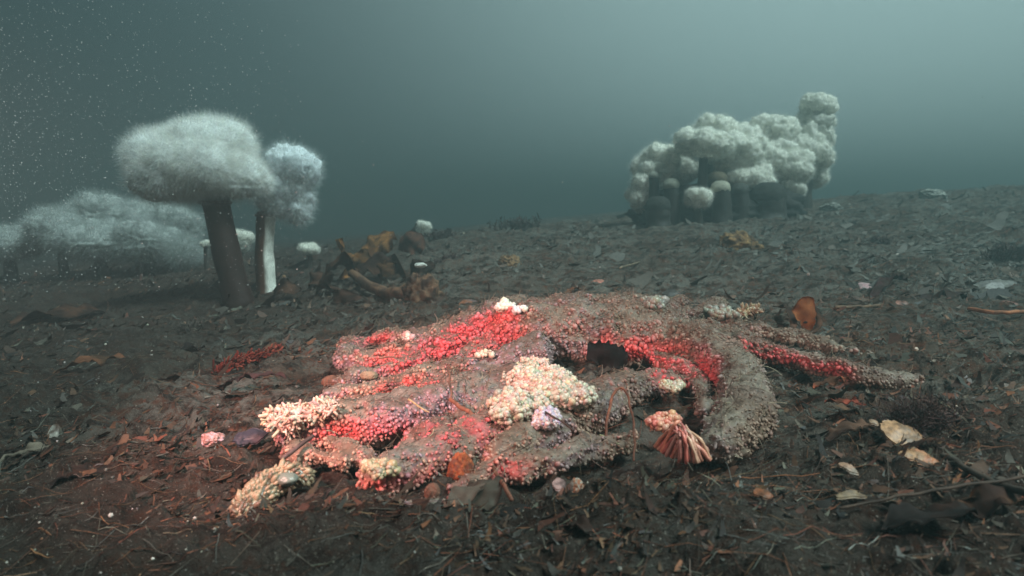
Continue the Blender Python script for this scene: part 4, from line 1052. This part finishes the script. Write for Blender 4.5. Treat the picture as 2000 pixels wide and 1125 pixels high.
# dark kelp sheets
K = [
 ('broad dark kelp blade on the far left bed', (20, 640), (210, 615), 60, DK, BRN),
 ('rusty orange kelp blade lying across the left bed', (95, 740), (250, 712), 30, (0.16, 0.06, 0.03), (0.07, 0.035, 0.02)),
 ('black kelp fold left of the red seaweed', (330, 705), (400, 690), 26, (0.015, 0.010, 0.009), DK),
 ('dark brown kelp blade under the red seaweed', (290, 770), (430, 745), 40, DK, BRN),
 ('purplish kelp strap between red seaweed and cream tube feet', (430, 768), (560, 755), 24, (0.06, 0.03, 0.03), DK),
 ('pale-edged leaf lying at the lower left edge', (0, 915), (100, 888), 40, (0.16, 0.13, 0.10), (0.06, 0.035, 0.025)),
 ('near-black kelp blade in the lower left foreground', (40, 985), (230, 930), 60, (0.014, 0.010, 0.009), DK),
 ('grey-brown torn leaf in front of the orange-brown stone', (880, 1010), (960, 960), 60, (0.12, 0.095, 0.075), (0.06, 0.045, 0.035)),
 ('second torn leaf overlapping the grey-brown one', (920, 1005), (990, 975), 50, (0.09, 0.085, 0.07), (0.05, 0.04, 0.03)),
 ('brown leaf propped against the orange-brown stone', (935, 955), (960, 915), 22, (0.20, 0.08, 0.05), (0.10, 0.05, 0.03)),
 ('grey strap of weed low in the middle foreground', (1100, 1050), (1170, 1060), 34, (0.06, 0.055, 0.048), DK),
 ('dark flat weed strap in front of the ribbed fan', (1180, 950), (1260, 940), 22, (0.05, 0.05, 0.045), DK),
 ('black kelp blade in the lower right foreground', (1730, 1050), (1900, 1030), 90, (0.014, 0.010, 0.009), DK),
 ('brown kelp blade at the very corner, lower right', (1860, 1000), (2040, 1020), 70, (0.09, 0.045, 0.025), DK),
 ('curled brown leaf ring right of the curled arm', (1610, 865), (1700, 850), 26, (0.11, 0.06, 0.04), DK),
 ('rusty weed patch on the silt below the red right arm', (1590, 770), (1660, 760), 26, (0.26, 0.07, 0.035), BRN),
 ('second rusty weed patch nearer than the first', (1610, 795), (1690, 812), 20, (0.24, 0.05, 0.03), BRN),
 ('small rusty leaf curl behind the left rim of the star', (1105, 580), (1140, 570), 20, (0.16, 0.06, 0.03), DK),
 ('dark leaf beneath the speckled cream fragment', (1750, 895), (1850, 885), 26, DK, BRN),
 ('dark kelp blade lying by the pink-white chip', (1700, 590), (1770, 560), 24, DK, (0.05, 0.02, 0.02)),
 ('flat dark leaf near the bowed stem', (1670, 520), (1730, 512), 14, (0.05, 0.02, 0.015), DK),
 ('dark hump of weed behind the salmon chip', (1790, 600), (1890, 590), 34, (0.035, 0.022, 0.022), DK),
]
for i, (lab, a, b, wd, c, c2) in enumerate(K):
    blade_thing('drift_kelp', lab, 'kelp', a, b, wd, c, c2, seed=200 + i, ruffle=0.45, arch=0.10, ha=0.006, hb=0.014)
def bush(label, px, py, h, wpx, n, col, Y=None, name='seaweed_bush', thick=0.8):
    p = P(px, py) if Y is None else at(px, py, Y)
    p.z = gz(p.x, p.y); s = p.y / FPX; parts = []
    pp = np.tile(np.array(tuple(p)), (n, 1)) + rs.normal(0, 1, (n, 3)) * np.array([wpx * s * .28, wpx * s * .2, 0])
    pp[:, 2] = G(pp[:, 0], pp[:, 1])
    d = rs.normal(0, .55, (n, 3)); d[:, 2] = 1
    L = h * s * (0.35 + 0.65 * rs.rand(n))
    parts.append(fingers(pp, d, L, np.full(n, thick * s), pal(col, n, .2), bend=.3, k=4, seg=5, tipr=.5))
    m = n * 5; i = rs.randint(0, n, m); t = 0.3 + .7 * rs.rand(m)
    dn = d / np.linalg.norm(d, axis=1, keepdims=True)
    q = pp[i] + dn[i] * (L[i] * t)[:, None]
    parts.append(blades(q, rs.normal(0, 1, (m, 3)) + [0, 0, .5], h * s * (.1 + .2 * rs.rand(m)), np.full(m, 1.3 * thick * s), pal(col, m, .2), bend=.4))
    V, F, C = cat_mesh(parts)
    tag(mk(name, V, F, M_litter, col=C, origin=np.array(tuple(p))), label, 'seaweed')
DW = [(0.045, 0.022, 0.022), (0.03, 0.016, 0.016), (0.06, 0.03, 0.025)]
bush('dark purplish tuft of seaweed on the silt at right of the star', 1800, 845, 80, 80, 420, DW)
bush('dark bushy weed at the far right edge of the slope', 1970, 508, 36, 60, 160, DW)
bush('hazy dark bush on the far crest at the middle', 1012, 462, 34, 70, 120, DW, Y=4.6, thick=1.3)
bush('faint low bush behind the right end of the kelp pile', 855, 482, 26, 60, 90, DW, Y=4.2, thick=1.2)
bush('low dark tuft beside the salmon chip patch', 1720, 480, 22, 40, 90, DW)
bush('spiky dark tuft on the left bed', 370, 650, 30, 50, 90, [(0.05, 0.04, 0.035), (0.07, 0.055, 0.045)])
bush('dark tuft in the kelp pile beside the holdfast', 880, 520, 26, 50, 110, DW)

# ------------------------------------------------------------------ drifting specks
def specks():
    n = 5200
    Y = 1.0 + 1.6 * rs.rand(n)
    px = -40 + 640 * rs.rand(n) ** 1.9; far = rs.rand(n) < 0.06; px[far] = 2050 * rs.rand(far.sum()); py = 10 + 560 * rs.rand(n)
    k = rs.rand(n) < 1 - 0.5 * np.abs(py - 300) / 300; px, py, Y = px[k], py[k], Y[k]; n = len(px)
    x = (px - 1000) / FPX * Y; z = CAMH + (425 - py) / FPX * Y
    r = 0.00052 * np.minimum(np.exp(rs.normal(0, 0.5, n)), 2.2) * Y
    V, F, C = bulbs(np.stack([x, Y, z], 1), rs.normal(size=(n, 3)), r, np.ones(n), np.ones((n, 3)) * .8, sub=1)
    tag(mk('floating_specks', V, F, M_speck), kind='stuff')
specks()

# ------------------------------------------------------------------ the water itself
def haze():
    x0, x1, y0, y1, z0, z1 = -24, 24, -3, 32, -2.2, 1.40
    V = np.array([(x, y, z) for x in (x0, x1) for y in (y0, y1) for z in (z0, z1)], float)
    F = np.array([(0, 1, 3, 2), (4, 6, 7, 5), (0, 4, 5, 1), (2, 3, 7, 6), (0, 2, 6, 4), (1, 5, 7, 3)])
    m = bpy.data.materials.new('water_haze'); m.use_nodes = True; t = m.node_tree
    for n in list(t.nodes): t.nodes.remove(n)
    o = t.nodes.new('ShaderNodeOutputMaterial'); v = t.nodes.new('ShaderNodeVolumePrincipled')
    v.inputs['Color'].default_value = (0.212, 0.300, 0.306, 1)
    v.inputs['Density'].default_value = 0.19
    v.inputs['Anisotropy'].default_value = 0.5
    t.links.new(v.outputs[0], o.inputs['Volume'])
    tag(mk('haze', V, F, m, smooth=False), kind='stuff')
haze()
